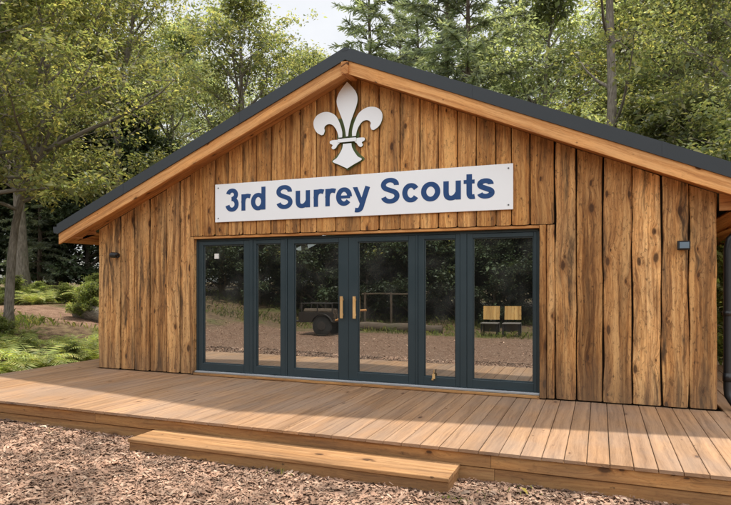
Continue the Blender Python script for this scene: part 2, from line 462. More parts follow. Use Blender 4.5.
# ------------------------------------------------------------------ ground
DZ = .27            # deck top
def sstep(x, a, b):
    t = min(1, max(0, (x - a) / (b - a))); return t * t * (3 - 2 * t)
def ground_z(x, y):
    d = max(-9.4 - x, y - 16, 0)
    d2 = max(-y - 4.5, 0)
    z = 1.0 * sstep(d, 0, 8) + .5 * sstep(d2, 0, 8)
    z += .05 * sstep(-x, 4, 8.5) * sstep(d, 1, 0)
    z += mnoise.noise((x * .35, y * .35, 0)) * .12 * sstep(d + d2, .3, 3)
    z += (mnoise.noise((x * 1.1, y * 1.1, 5)) * .018 + mnoise.noise((x * 3.1, y * 3.1, 5)) * .010)
    return z
def axis(lo, hi, step, far):
    a = list(np.arange(lo, hi + 1e-6, step))
    d = step; x = a[-1]
    while x < far: d *= 1.35; x += d; a.append(x)
    d = step; x = a[0]
    while x > -far: d *= 1.35; x -= d; a.insert(0, x)
    return a
gx = axis(-30, 8, .25, 700); gy = axis(-12, 30, .25, 700)
gv = [(x, y, ground_z(x, y)) for y in gy for x in gx]
nx = len(gx)
gf = np.array([(j * nx + i, j * nx + i + 1, (j + 1) * nx + i + 1, (j + 1) * nx + i) for j in range(len(gy) - 1) for i in range(nx - 1)])
me = np_mesh('ground', np.array(gv), gf, True)
zone = np.zeros((len(gv), 3), dtype=np.float32)
for i, (x, y, z) in enumerate(gv):
    n = mnoise.noise((x * .5, y * .5, 2)) * .8 + mnoise.noise((x * 1.9, y * 1.9, 2)) * .3
    chip = sstep(5.9 - y + n * .2, 0, .5) * sstep(y + 3.1 + n * .7, 0, .7) * sstep(x + 13.2 + n + .5 * min(0, 3 - y), 0, 1.2)
    # bare earth path crossing the woodland floor on the left
    pc = 13.4 + .10 * (x + 14) + 1.0 * mnoise.noise((x * .15, 3, 1))
    path = (1 - sstep(abs(y - pc) + n * .9, .6, 1.4)) * sstep(-9.2 - x, 0, .6)
    zone[i] = (chip, path, n * .5 + .5)
za = me.attributes.new('zone', 'FLOAT_VECTOR', 'POINT'); za.data.foreach_set('vector', zone.ravel())
N = NT('woodland_ground')
zc, zp, zn = N.sep(N.n('ShaderNodeAttribute', attribute_name='zone').outputs['Vector'])
pos = N.n('ShaderNodeNewGeometry').outputs['Position']
n1 = N.noise(pos, 5, 5, .6); n2 = N.noise(pos, 38, 3, .6); n3 = N.noise(pos, .8, 3)
v1 = N.n('ShaderNodeTexVoronoi', {'Vector': pos, 'Scale': 26.0, 'Randomness': 1.0}, feature='F1')
vc = N.sep(v1.outputs['Color'])
chipc = N.ramp(vc[0], [(.0, (.15, .088, .058)), (.3, (.23, .138, .092)), (.6, (.29, .18, .125)), (.85, (.33, .215, .15)), (1.0, (.42, .30, .22))])
chipc = N.mix(N.math('MULTIPLY', N.sm(v1.outputs['Distance'], .3, .6), .6), chipc, (.10, .058, .04))
chipc = N.mix(N.math('MULTIPLY', N.sm(n1, .5, .75), .4), chipc, (.17, .10, .07))
floorc = N.ramp(n1, [(.3, (.075, .05, .03)), (.5, (.155, .105, .065)), (.7, (.20, .155, .08))])
floorc = N.mix(N.math('MULTIPLY', N.sm(n3, .48, .66), .7), floorc, N.ramp(n2, [(.3, (.05, .07, .018)), (.7, (.13, .15, .04))]))
pathc = N.ramp(N.math('MULTIPLY_ADD', n2, .5, N.math('MULTIPLY', n1, .5)), [(.38, (.11, .065, .042)), (.5, (.24, .145, .10)), (.62, (.35, .235, .165))])
colr = N.mix(zp, floorc, pathc); colr = N.mix(zc, colr, chipc)
bh = N.math('MULTIPLY_ADD', n2, .5, N.math('SUBTRACT', 1.0, v1.outputs['Distance']))
M['ground'] = N.out(N.principled(Base_Color=colr, Roughness=.9, Specular_IOR_Level=.15, Normal=N.bump(bh, .9, .03)))
kind(obj('ground', me, M['ground']), 'structure')

# chips lying on the ground: loose flakes
def flakes(rng, P, L, W, curl, tilt=.35):
    n = len(P)
    az = rng.uniform(0, 2 * np.pi, n)
    d = np.stack([np.cos(az), np.sin(az), rng.normal(0, tilt, n)], 1); d /= np.linalg.norm(d, axis=1)[:, None]
    up = np.stack([rng.normal(0, tilt, n), rng.normal(0, tilt, n), np.ones(n)], 1)
    s = np.cross(up, d); s /= np.linalg.norm(s, axis=1)[:, None]
    nn = np.cross(d, s)
    L = L[:, None]; W = W[:, None]; cu = (curl * rng.uniform(-1, 1, n))[:, None]
    wj = lambda: rng.uniform(.6, 1.2, n)[:, None]
    sk = rng.uniform(-.25, .25, n)[:, None]
    rows = []
    for t, wk in ((-.5, .7), (0, 1.0), (.5, .6)):
        c = P + d * L * t + nn * L * cu * (1 - 4 * t * t) + s * W * sk * t * 2
        rows += [c - s * W * .5 * wk * wj(), c + s * W * .5 * wk * wj()]
    V = np.stack(rows, 1).reshape(-1, 3)
    b = (np.arange(n) * 6)[:, None]
    F = np.concatenate([b + np.array([[0, 1, 3, 2]]), b + np.array([[2, 3, 5, 4]])], 0)
    return V, F
rng = np.random.default_rng(3)
pts = []
def sprinkle(n, x0, x1, y0, y1, test=None):
    k = 0
    while k < n:
        x = rng.uniform(x0, x1); y = rng.uniform(y0, y1)
        if test and not test(x, y): continue
        pts.append((x, y, ground_z(x, y) + abs(rng.normal(0, .008)) + .004)); k += 1
seen = lambda x, y: not (-4.52 < x < -1.17 and 4.8 < y < 5.26)
sprinkle(95000, -9.6, .8, 2.7, 5.22, seen)
sprinkle(9000, -13, 3, -2.8, 2.7)
sprinkle(3000, -12, -9.1, 4, 7.5)
P = np.array(pts); n = len(P)
L = rng.lognormal(np.log(.029), .55, n).clip(.010, .11); W = (L * rng.uniform(.25, .7, n)).clip(.006, .038)
fines = rng.random(n) < .45                       # crumbs and fines between the larger flakes
L = np.where(fines, L * .5, L); W = np.where(fines, W * .6, W)
V, F = flakes(rng, P, L, W, .24, .24)
ch = obj('wood_chips', np_mesh('wood_chips', V, F), M['chips']); kind(ch, 'stuff')
ch['label'] = 'pinkish brown wood chips and leaf litter covering the ground before the deck'

# ------------------------------------------------------------------ the hut
YW = 7.80           # face of the lower boards
YG = 7.77           # face of the gable boards
XL, XR = -8.03, 1.256
RX, RZ, SL = -3.25, 4.968, .418       # ridge and slope of the roof's top edge
YR = 7.45           # front of the roof
YB = 15.2           # back of the hut
HALF = 5.345
rooftop = lambda x: RZ - SL * abs(x - RX)
hut = thing('scout_hut', 'timber scout hut with dark pitched roof, waney board walls and glazed front', 'building', (0, 0, 0))

# backing behind the boards, so the gaps read dark
b = MB()
under = lambda x: rooftop(x) - .335
b.prism([(XL + .02, DZ), (-6.03, DZ), (-6.03, 2.47), (-6.03, under(-6.03)), (XL + .02, under(XL))], YW + .035, YW + .12)
b.prism([(-.70, DZ), (XR - .02, DZ), (XR - .02, under(XR)), (-.70, under(-.70))], YW + .035, YW + .12)
b.prism([(-6.03, 2.47), (-.70, 2.47), (-.70, under(-.70)), (RX, under(RX)), (-6.03, under(-6.03))], YW + .035, YW + .12)
b.build('wall_backing', M['dark'], hut)

wallb = MB()
topf = lambda x: rooftop(x) - .325
G = .006
def boards(mb, xs, yb, yf, bot, top, jit, rc, step=.012):
    for i in range(len(xs) - 1):
        mb.plank(xs[i] + G, xs[i + 1] - G, yb, yf - (step if i % 2 else 0), bot, top, jit=jit, rc=rc)
fl = lambda x: DZ + .018
lx = [-8.031, -7.792, -7.54, -7.237, -6.92, -6.565, -6.305, -6.101]
for i in range(7):
    tp = topf if i < 6 else topf
    wallb.plank(lx[i] + G * 1.5, lx[i + 1] - G * 1.5, YW + .03, YW - (.016 if i % 2 else 0), fl, tp, jit=.013, rc=.012)
wallr = MB()
rx_ = [-.526, -.273, .034, .357, .677, .962, 1.256]
for i in range(6):
    wallr.plank(rx_[i] + G * 1.3, rx_[i + 1] - G * 1.3, YW + .03, YW - (.016 if i % 2 == 0 else 0), fl, topf, jit=.017, rc=.014)
# sides and back
def side_boards(mb, x, outward, y0, y1):
    y = y0; i = 0
    zt = rooftop(x) - .335
    while y < y1 - .05:
        wd = random.uniform(.22, .32); ye = min(y + wd, y1)
        mb.rbox(min(x, x + outward * (.03 + .012 * (i % 2))), max(x, x + outward * (.03 + .012 * (i % 2))), y + G, ye - G, DZ, zt, 'z', r=.008)
        y = ye; i += 1
side_boards(wallb, XL + .05, -1, YW + .04, YB)
side_boards(wallr, XR - .05, 1, YW + .04, YB)
wallr.build('board_wall', M['wall'], hut)
wallb.build('board_wall', M['wall'], hut)
b = MB()
b.box(XL + .05, XL + .13, YW + .13, YB, DZ, rooftop(XL) - .335)
b.box(XR - .13, XR - .05, YW + .13, YB, DZ, rooftop(XR) - .335)
b.prism([(XL + .14, DZ), (XR - .14, DZ), (XR - .14, under(XR)), (RX, under(RX)), (XL + .14, under(XL))], YB - .1, YB)
b.build('inner_wall', M['plaster'], hut)
b = MB(); b.box(XL + .14, XR - .14, YW + .13, YB - .11, DZ - .06, DZ - .004, 'x')
b.build('indoor_floor', M['floor'], hut)

gab = MB()
gxs = [-6.085, -5.844, -5.608, -5.36, -5.105, -4.856, -4.601, -4.357, -4.108, -3.841, -3.539, -3.152, -2.873, -2.562, -2.278, -2.02, -1.762, -1.51, -1.258, -1.057, -.827, -.535]
boards(gab, gxs, YW + .03, YG, lambda x: 2.478, topf, .004, .022, .008)
gab.build('gable_cladding', M['gable'], hut)

# timber trim round the glazing
tr = MB()
tr.plank(-6.098, -6.025, YW + .10, YW - .02, fl, lambda x: 2.47, jit=.003, rc=.004)
tr.build('door_post', M['wall'], hut); tr = MB()
tr.plank(-.712, -.632, YW + .10, YW - .045, fl, lambda x: 2.47, jit=.004, rc=.004)
tr.build('door_post', M['wall'], hut); tr = MB()
tr.plank(-.628, -.532, YW + .03, YW - .015, fl, lambda x: 2.47, jit=.007, rc=.006)
tr.build('door_post', M['wall'], hut)
b = MB(); b.rbox(-6.02, -.715, YW - .012, YW + .07, 2.436, 2.474, 'x', r=.004)
b.build('head_trim', M['barge'], hut)
b = MB(); b.rbox(-6.022, -.714, YW - .03, YW + .16, DZ + .004, DZ + .038, 'x', r=.005)
b.build('sill_board', M['fascia'], hut)
b = MB(); b.rbox(-6.02, -.716, YW + .0, YW + .14, DZ + .04, DZ + .068, 'x', r=.004)
b.build('threshold', M['steel'], hut)

# glazed front: frame, four fixed lights and a pair of doors
YF = 7.855
fr = MB()
Z0, Z1 = DZ + .07, 2.432
fr.box(-6.02, -.716, YF + .002, YF + .11, Z1 - .035, Z1)
for x0, x1 in ((-6.02, -5.985), (-5.03, -4.972), (-4.402, -4.372), (-2.362, -2.332), (-1.742, -1.655), (-.748, -.716)):
    fr.box(x0, x1, YF - .006, YF + .11, Z0, Z1 - .037)
fr.build('door_frame', M['frame'], hut)
def leaf(name, x0, x1, gx0, gx1, gz0, gz1, label=None, hside=None, yo=0.0):
    lf = MB()
    y0, y1 = YF + yo, YF + .075 + yo
    za, zb = Z0 + .004, Z1 - .04
    lf.rbox(x0, gx0, y0, y1, za, zb, 'z', r=.004); lf.rbox(gx1, x1, y0, y1, za, zb, 'z', r=.004)
    lf.rbox(gx0 + .001, gx1 - .001, y0 + .001, y1, za, gz0, 'x', r=.004); lf.rbox(gx0 + .001, gx1 - .001, y0 + .001, y1, gz1, zb, 'x', r=.004)
    # glazing bead, a step in from the face
    e = .014
    lf.box(gx0, gx0 + e, y0 + .018, y1 - .018, gz0, gz1); lf.box(gx1 - e, gx1, y0 + .018, y1 - .018, gz0, gz1)
    lf.box(gx0 + e, gx1 - e, y0 + .018, y1 - .018, gz0, gz0 + e); lf.box(gx0 + e, gx1 - e, y0 + .018, y1 - .018, gz1 - e, gz1)
    o = lf.build(name, M['frame'], hut)
    if label: o['label'] = label
    g = MB()
    tx, tz = random.uniform(-.0012, .0012), random.uniform(-.0012, .0012)
    yg = y0 + .036
    g.add([(gx0 + e, yg - tx, gz0 + e), (gx1 - e, yg + tx, gz0 + e), (gx1 - e, yg + tx + tz, gz1 - e), (gx0 + e, yg - tx + tz, gz1 - e)], [(0, 1, 2, 3)])
    g.build('pane', M['glass'], o)
    if hside is not None:
        h = MB(); hx = hside
        h.rbox(hx - .022, hx + .022, y0 - .062, y0 - .034, 1.23, 1.545, 'z', r=.008)
        h.rbox(hx - .012, hx + .012, y0 - .036, y0 - .0, 1.265, 1.295, 'y', r=.004)
        h.rbox(hx - .012, hx + .012, y0 - .036, y0 - .0, 1.48, 1.51, 'y', r=.004)
        h.build('handle', M['handle'], o)
    return o
wl = leaf('window', -5.983, -5.032, -5.905, -5.135, .455, 2.335)
leaf('window', -4.970, -4.404, -4.915, -4.485, .455, 2.335)
leaf('door', -4.370, -3.377, -4.262, -3.525, .455, 2.325, 'left of the two glazed doors with pale pull handle', -3.462)
leaf('door', -3.371, -2.364, -3.230, -2.466, .455, 2.325, 'right of the two glazed doors with pale pull handle', -3.262)
wn = leaf('window', -2.330, -1.744, -2.246, -1.803, .455, 2.335)
leaf('window', -1.653, -.750, -1.575, -.792, .455, 2.335)
b = MB(); b.box(-5.70, -5.62, YF + .028, YF + .033, 2.12, 2.20)
b.build('sticker', M['sticker'], wl)
b = MB(); b.rbox(-2.125, -2.085, YF - .022, YF - .001, .435, .50, 'z', r=.005); b.tube([(-2.105, YF - .012, .50), (-2.098, YF - .018, .555)], .007)
b.rbox(-2.135, -2.108, YF - .016, YF - .001, .415, .434, 'z', r=.003)
b.build('latch_tag', M['handle'], wn)

# roof
T = .17
def slab(mb, side, y0, y1, z_off0, z_off1, half=HALF, inset=0.0, grain='x', mi=0, rnd=None, ridge=0.0):
    """sloping strip on one side of the ridge between two vertical offsets below the roof's top edge"""
    if rnd is None: rnd = random.random()
    xs = [RX + side * ridge, RX + side * (half - inset)]
    vs = []; gs = []
    for x in xs:
        for y in (y0, y1):
            for zo in (z_off0, z_off1):
                z = rooftop(x) - zo
                vs.append((x, y, z)); gs.append((y * 1.0 - zo, abs(x - RX) * 1.08, rnd))
    F = [(0, 1, 3, 2), (4, 6, 7, 5), (0, 4, 5, 1), (2, 3, 7, 6), (1, 5, 7, 3), (0, 2, 6, 4)]
    if side < 0: F = [f[::-1] for f in F]
    v2 = []; g2 = []; f2 = []
    for f in F:
        bb = len(v2)
        for i in f: v2.append(vs[i]); g2.append(gs[i])
        f2.append(tuple(range(bb, bb + 4)))
    mb.add(v2, f2, g2, mi)
rf = MB()
for sd in (-1, 1):
    slab(rf, sd, YR + .03, YB + .3, .02, .10)
    slab(rf, sd, YR, YR + .028, 0, T, half=HALF)                       # verge flashing
    slab(rf, sd, YR + .03, YR + .09, .0, .019, half=HALF)              # its upstand
for sd in (-1, 1):
    for d in (1.7, 3.9):                                               # laps in the verge trim
        xs = RX + sd * d
        q = [(xs, rooftop(xs) + .002), (xs + sd * .05, rooftop(xs + sd * .05) + .002), (xs + sd * .05, rooftop(xs + sd * .05) - T - .001), (xs, rooftop(xs) - T - .001)]
        rf.prism(q, YR - .0025, YR - .0003)
rf.rbox(RX - .05, RX + .05, YR - .003, YB + .3, RZ - .05, RZ - .012, 'y', r=.012)
rf.build('roof', M['roof'], hut)
for sd in (-1, 1):
    gt = MB(); x = RX + sd * (HALF + .055); z = rooftop(RX + sd * HALF) - .09
    pr = [(-.055, .05), (-.05, -.03), (-.03, -.06), (.03, -.06), (.05, -.03), (.055, .05)]
    vs = [(x + a, y, z + c) for y in (YR + .02, YB + .28) for a, c in pr]
    gt.add(vs, [(i, i + 1, i + 7, i + 6) for i in range(5)] + [(0, 1, 2, 3, 4, 5), (11, 10, 9, 8, 7, 6)])
    gt.build('gutter', M['roof'], hut)
for sd in (-1, 1):
    bb = MB(); slab(bb, sd, YR + .022, YR + .055, T + .001, T + .178, half=HALF - .02, ridge=.045, rnd=.31 + .2 * sd)
    bb.build('bargeboard', M['barge'], hut)
sf = MB()
for sd in (-1, 1):
    for k in range(2):                                                  # boards of the verge soffit
        ya = YR + .057 + k * .143
        slab(sf, sd, ya, ya + .141, .300, .320, half=HALF - .03, ridge=.03)
    n = 5
    for k in range(n):                                                  # eaves soffit
        x0 = HALF - .03 - k * .105; 
        a0 = x0; a1 = x0 - .103
        if abs(a1) < (4.80 if sd < 0 else 4.56): break
        xs = [RX + sd * a1, RX + sd * a0]
        sfv = [(x, y, rooftop(x) - zo) for x in xs for y in (YR + .345, YB + .2) for zo in (.300, .32)]
        sf.add(sfv, [(0, 1, 3, 2), (4, 6, 7, 5), (0, 4, 5, 1), (2, 3, 7, 6), (1, 5, 7, 3), (0, 2, 6, 4)], [(p[0], p[1], .1 * k + .3) for p in sfv])
sf.build('soffit', M['soffit'], hut)
b = MB(); b.rbox(RX - .052, RX + .052, YR - .015, YW + .03, 4.60, RZ - T - .03, 'y', r=.006)
b.build('ridge_beam', M['soffit'], hut)
for x in (RX - 5.13, RX + 5.13 - .08):
    b = MB(); b.rbox(x - .045, x + .045, YR + .075, YB, 2.555, rooftop(x) - .323, 'y', r=.005)
    b.build('eaves_beam', M['soffit'], hut)
for sd, xw in ((-1, XL), (1, XR)):
    xa, xb = xw + sd * .004, RX + sd * (HALF - .12)
    b = MB(); b.prism([(xa, 2.56), (xb, 2.56), (xb, rooftop(xb) - .322), (xa, rooftop(xa) - .322)], YW - .075, YW - .045)
    b.g[:] = [(p[2], p[0], .4 + .2 * sd) for p in b.v]
    b.build('eaves_board', M['soffit'], hut)
# drainpipe on the right corner: swan neck from the gutter, straight drop, shoe at the deck
b = MB(); px_, py_ = 1.375, 7.93
b.tube([(2.05, py_ + .02, 2.58), (1.98, py_ + .02, 2.47), (1.86, py_ + .01, 2.41), (1.60, py_, 2.37), (1.47, py_, 2.32), (1.395, py_, 2.24), (px_, py_, 2.13), (px_, py_, 1.5), (px_, py_, .52), (px_ + .004, py_ - .01, .44), (px_ + .05, py_ - .04, .36), (px_ + .14, py_ - .08, .325), (px_ + .24, py_ - .12, .315)], .046, 14)
b.tube([(px_, py_, 1.36), (px_, py_, 1.42)], .053, 14); b.tube([(px_, py_, .60), (px_, py_, .70)], .053, 14)
dp = b.build('drainpipe', M['black'], hut, smooth=True)

# ------------------------------------------------------------------ deck and step
dk = thing('timber_deck', 'wide timber deck of front to back boards before the hut', 'deck', (0, 0, 0))
YD = 5.23
dkb = MB(); x = -9.0; i = 0
while x < 3.2:
    x1 = x + .172
    end = YW + .02 if (x1 > XL and x < XR) else 12.2
    dkb.rbox(x, x1, YD - .022, end, DZ - .028 - random.uniform(0, .002), DZ - random.uniform(0, .003), 'y', r=.004, rnd=random.random())
    x = x1 + .006; i += 1
dkb.build('decking', M['deck'], dk)
fb = MB()
for k, (z0, z1, yo) in enumerate(((.118, .238, 0), (-.03, .113, .012))):
    x = -9.0
    while x < 3.2:
        x1 = min(3.21, x + random.uniform(3.4, 4.6)); fb.rbox(x, x1 - .003, YD + yo, YD + .035 + yo, z0, z1, 'x', r=.006); x = x1
    o = fb.build('fascia_board', M['fascia'], dk); fb = MB()
for z0, z1 in ((.118, .238), (-.06, .113)):
    fb.rbox(-8.995, -8.96, YD + .05, 12.2, z0, z1, 'y', r=.006)
fb.build('side_board', M['fascia'], dk)
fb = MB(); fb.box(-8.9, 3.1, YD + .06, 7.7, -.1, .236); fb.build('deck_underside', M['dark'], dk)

st = thing('wooden_step', 'long low wooden step lying on chips against the deck', 'step', (0, 0, 0))
b = MB(); sx0, sx1 = -4.52, -1.17
b.rbox(sx0 - .01, sx1 + .012, 4.785, 4.995, .098, .136, 'x', r=.006, rnd=.2)
b.rbox(sx0 - .01, sx1 + .012, 5.001, 5.212, .098, .135, 'x', r=.006, rnd=.63)
b.build('tread', M['step'], st)
b = MB(); b.rbox(sx0, sx1, 4.80, 4.835, -.05, .097, 'x', r=.004, rnd=.4); b.build('riser', M['fascia'], st)
for xa in (sx0, sx1 - .035):
    b = MB(); b.rbox(xa, xa + .035, 4.837, 5.21, -.05, .097, 'y', r=.004); b.build('end_board', M['fascia'], st)

# ------------------------------------------------------------------ sign
sg = thing('name_sign', 'long white sign board with navy lettering across the gable', 'sign', (-3.306, 7.735, 2.973))
b = MB(); b.rbox(-2.273, 2.273, 0, .022, -.294, .294, 'x', r=.003)
b.build('board', M['white'], sg)
for sx in (-1, 1):
    for sz in (-1, 1):
        xx = sx * 2.215; zz_ = sz * .235
        b = MB(); b.tube([(xx, -.004, zz_), (xx, .001, zz_)], .011, 10)
        b.build('screw', M['screw'], sg)

def cat_rom(p, n=8):
    out = []
    q = [p[0]] + list(p) + [p[-1]]
    for i in range(1, len(q) - 2):
        p0, p1, p2, p3 = q[i - 1], q[i], q[i + 1], q[i + 2]
        for k in range(n):
            t = k / n
            out.append(tuple(.5 * (2 * p1[j] + (p2[j] - p0[j]) * t + (2 * p0[j] - 5 * p1[j] + 4 * p2[j] - p3[j]) * t * t + (3 * p1[j] - p0[j] - 3 * p2[j] + p3[j]) * t ** 3) for j in (0, 1)))
    out.append(tuple(p[-1])); return out
def arc(cx, cz, rx, rz, a0, a1, n=28):
    return [(cx + rx * math.cos(R(a0 + (a1 - a0) * i / n)), cz + rz * math.sin(R(a0 + (a1 - a0) * i / n))) for i in range(n + 1)]
GL = {
 '3': (556, [('r', arc(266, 528, 148, 130, 172, -82)), ('r', arc(264, 220, 172, 170, 96, -170))]),
 'r': (389, [('v', 134, 0, 519), ('r', cat_rom([(128, 250), (150, 370), (205, 437), (275, 462), (352, 452), (392, 440)]))]),
 'd': (611, [('v', 478, 0, 716), ('o', arc(288, 259, 184, 209, 0, 360, 40))]),
 'S': (667, [('r', arc(325, 520, 197, 136, -6, 240, 26) + arc(335, 196, 205, 148, 60, -170, 26))]),
 'u': (611, [('r', cat_rom([(135, 519), (135, 360), (137, 190), (165, 95), (245, 52), (330, 58), (410, 105), (470, 190)])), ('v', 476, 0, 519)]),
 'e': (556, [('r', arc(280, 260, 180, 208, -2, 322, 34)), ('h', 250, 105, 478, 88)]),
 'y': (556, [('d', (78, 519), (283, 40)), ('r', [(478, 519), (400, 300), (312, 40)] + cat_rom([(312, 40), (275, -70), (235, -132), (160, -160), (75, -150)])[1:])]),
 'c': (556, [('r', arc(286, 260, 180, 208, 32, 326, 32))]),
 'o': (611, [('o', arc(305, 260, 200, 208, 0, 360, 44))]),
 't': (333, [('r', cat_rom([(168, 672), (168, 520), (168, 300), (172, 130), (205, 66), (262, 54), (318, 62)])), ('h', 468, 15, 315, 105)]),
 's': (556, [('r', arc(272, 376, 146, 92, -4, 240, 24) + arc(284, 147, 160, 97, 60, -170, 24))]),
}
EM = .4815
def glyph(mb, ch, x0, z0):
    wd, parts = GL[ch]
    dep = 0.0
    def P(x, z): return (x0 + x * EM / 1000, z0 + z * EM / 1000)
    for pt in parts:
        yf = -.0025 - dep; dep += .0006
        if pt[0] == 'v':
            c, a, bb = pt[1:]
            mb.prism([P(c - 73, a), P(c + 73, a), P(c + 73, bb), P(c - 73, bb)], yf, -.0005)
        elif pt[0] == 'h':
            c, a, bb, th = pt[1:]
            mb.prism([P(a, c - th / 2), P(bb, c - th / 2), P(bb, c + th / 2), P(a, c + th / 2)], yf, -.0005)
        elif pt[0] == 'd':
            (xa, za_), (xb, zb) = pt[1:]
            mb.prism([P(xa - 72, za_), P(xa + 72, za_), P(xb + 72, zb), P(xb - 60, zb)], yf, -.0005)
        else:
            pl = pt[1]; closed = pt[0] == 'o'
            if closed: pl = pl[:-1]
            n = len(pl); A = []; B = []
            for i in range(n):
                p = pl[(i - 1) % n] if closed else pl[max(i - 1, 0)]
                q = pl[(i + 1) % n] if closed else pl[min(i + 1, n - 1)]
                tx, tz = q[0] - p[0], q[1] - p[1]; l = math.hypot(tx, tz) or 1
                tx /= l; tz /= l; h = 64 + 13 * abs(tz)
                A.append(P(pl[i][0] - tz * h, pl[i][1] + tx * h)); B.append(P(pl[i][0] + tz * h, pl[i][1] - tx * h))
            vs = [(x, yf, z) for x, z in A] + [(x, yf, z) for x, z in B] + [(x, -.0005, z) for x, z in A] + [(x, -.0005, z) for x, z in B]
            fs = []
            for i in range(n if closed else n - 1):
                j = (i + 1) % n
                fs += [(i, n + i, n + j, j), (i, j, 2 * n + j, 2 * n + i), (n + i, 3 * n + i, 3 * n + j, n + j)]
            if not closed:
                fs += [(0, 2 * n, 3 * n, n), (n - 1, 2 * n - 1, 4 * n - 1, 3 * n - 1)]
            mb.add(vs, fs)
    return wd * EM / 1000
tx_ = -5.376 + 3.306 - .02; tz_ = 2.84 - 2.973
for chx in '3rd Surrey Scouts':
    if chx == ' ': tx_ += .278 * EM; continue
    b = MB(); adv = glyph(b, chx, tx_, tz_)
    o = b.build('letter', M['navy'], sg)
    tx_ += adv

# ------------------------------------------------------------------ fleur-de-lis emblem
em = thing('fleur_emblem', 'white fleur de lis emblem with olive green edges below the ridge', 'emblem', (-3.335, 7.72, 3.359))
KX, KZ = .00403, .003655
def E2(p): return [((x - 187) * KX, (460 - y) * KZ) for x, y in p]
def mir(p): return [(374 - x, y) for x, y in p]
blade = cat_rom([(187, 124), (206, 146), (221, 168), (227, 192), (224, 216), (214, 245), (203, 275), (195, 305), (191, 336)], 4)
blade = blade + [(374 - x, y) for x, y in blade[::-1]][:-1]
petal = cat_rom([(206, 337), (206, 318), (210, 298), (218, 275), (230, 252), (247, 238), (269, 231), (292, 234), (310, 246), (319, 266), (316, 290), (304, 310), (287, 321)], 4) + \
        cat_rom([(279, 319), (274, 305), (276, 293), (270, 284), (258, 280), (244, 285), (232, 300), (224, 318), (220, 337)], 4)
spear = [(171, 363)] + cat_rom([(171, 363), (168, 380), (158, 400), (146, 417), (131, 429), (160, 445), (187, 460)], 4)[1:]
spear = spear + [(374 - x, y) for x, y in spear[::-1]][1:]
curl = cat_rom([(158, 347), (142, 345), (122, 347), (121, 357), (131, 364), (127, 374), (134, 381), (144, 376), (150, 366), (158, 360)], 4)
band = [(152, 343), (222, 343), (222, 357), (152, 357)]
FY = (0, .03)
for nm, poly, y0 in (('blade', blade, 0), ('petal', petal, .004), ('petal', mir(petal), .004), ('spear', spear, .004), ('scroll', curl, .001), ('scroll', mir(curl), .001), ('band', band, -.006)):
    b = MB(); b.prism(E2(poly), y0, .036, 1, 0)
    o = b.build(nm, [M['white'], M['green']], em)
stem = cat_rom([(187, 300), (212, 262), (226, 268), (222, 300), (230, 335), (214, 350), (216, 385), (236, 410), (250, 428), (215, 448), (187, 466)], 4)
stem = stem + [(374 - x, y) for x, y in stem[::-1]][1:-1]
b = MB(); b.prism(E2(stem), .038, .052); b.build('backplate', M['green'], em)

# ------------------------------------------------------------------ wall lights
def wall_light(x, z, label, flood):
    t = thing('wall_light', label, 'lamp', (x, YW - .014, z))
    if not flood:
        b = MB(); b.tube([(0, 0, 0), (0, -.012, 0)], .045, 16); b.build('mounting_plate', M['black'], t)
        b = MB(); b.tube([(0, -.013, 0), (0, -.05, 0)], .018, 10); b.build('arm', M['black'], t)
        b = MB(); b.tube([(.055, -.075, -.004), (.05, -.075, 0), (-.06, -.08, .005), (-.068, -.08, .005)], [.036, .046, .048, .042], 18)
        b.build('lamp_head', M['black'], t)
        b = MB(); b.tube([(-.069, -.08, .005), (-.071, -.08, .005)], .038, 18); b.build('lens', M['lens'], t)
    else:
        b = MB(); b.rbox(-.035, .035, -.014, 0, -.05, .05, 'z', r=.004); b.build('mounting_plate', M['black'], t)
        b = MB(); b.tube([(-.035, -.015, -.02), (-.035, -.05, -.02), (-.02, -.07, 0)], .012, 8); b.build('arm', M['black'], t)
        b = MB(); b.rbox(-.055, .075, -.125, -.045, -.05, .055, 'x', r=.012); b.build('lamp_head', M['black'], t)
        b = MB(); b.rbox(-.035, .062, -.129, -.126, -.032, .038, 'x', r=.001); b.build('lens', M['lens'], t)
wall_light(-7.58, 2.20, 'small round black spotlight on the boards under the low left eaves', False)
wall_light(.885, 2.17, 'black box floodlight with glassy face on the boards right of the doors', True)

# ------------------------------------------------------------------ vegetation generators
def leaves_mesh(name, rng, C, rad, per, size, flat=.65, droop=.25, asp=.5):
    """C (k,3) cluster centres with radii; per leaves in each"""
    k = len(C)
    cen = np.repeat(C, per, 0); rr = np.repeat(rad, per)
    n = len(cen)
    off = rng.normal(0, .41, (n, 3)); off[:, 2] *= flat
    P = cen + off * rr[:, None]
    d = rng.normal(0, 1, (n, 3)); d[:, 2] = d[:, 2] * .5 - droop; d += off * .5
    d /= np.linalg.norm(d, axis=1)[:, None]
    up = rng.normal(0, .55, (n, 3)); up[:, 2] += 1
    s = np.cross(up, d); s /= np.linalg.norm(s, axis=1)[:, None] + 1e-9
    nn = np.cross(d, s)
    L = (size * rng.lognormal(0, .28, n))[:, None]; W = L * asp
    V = np.stack([P, P + d * L * .45 + s * W * .5 + nn * L * .06, P + d * L - nn * L * .1, P + d * L * .45 - s * W * .5 + nn * L * .06], 1).reshape(-1, 3)
    F = np.arange(n * 4).reshape(-1, 4)
    return np_mesh(name, V, F)

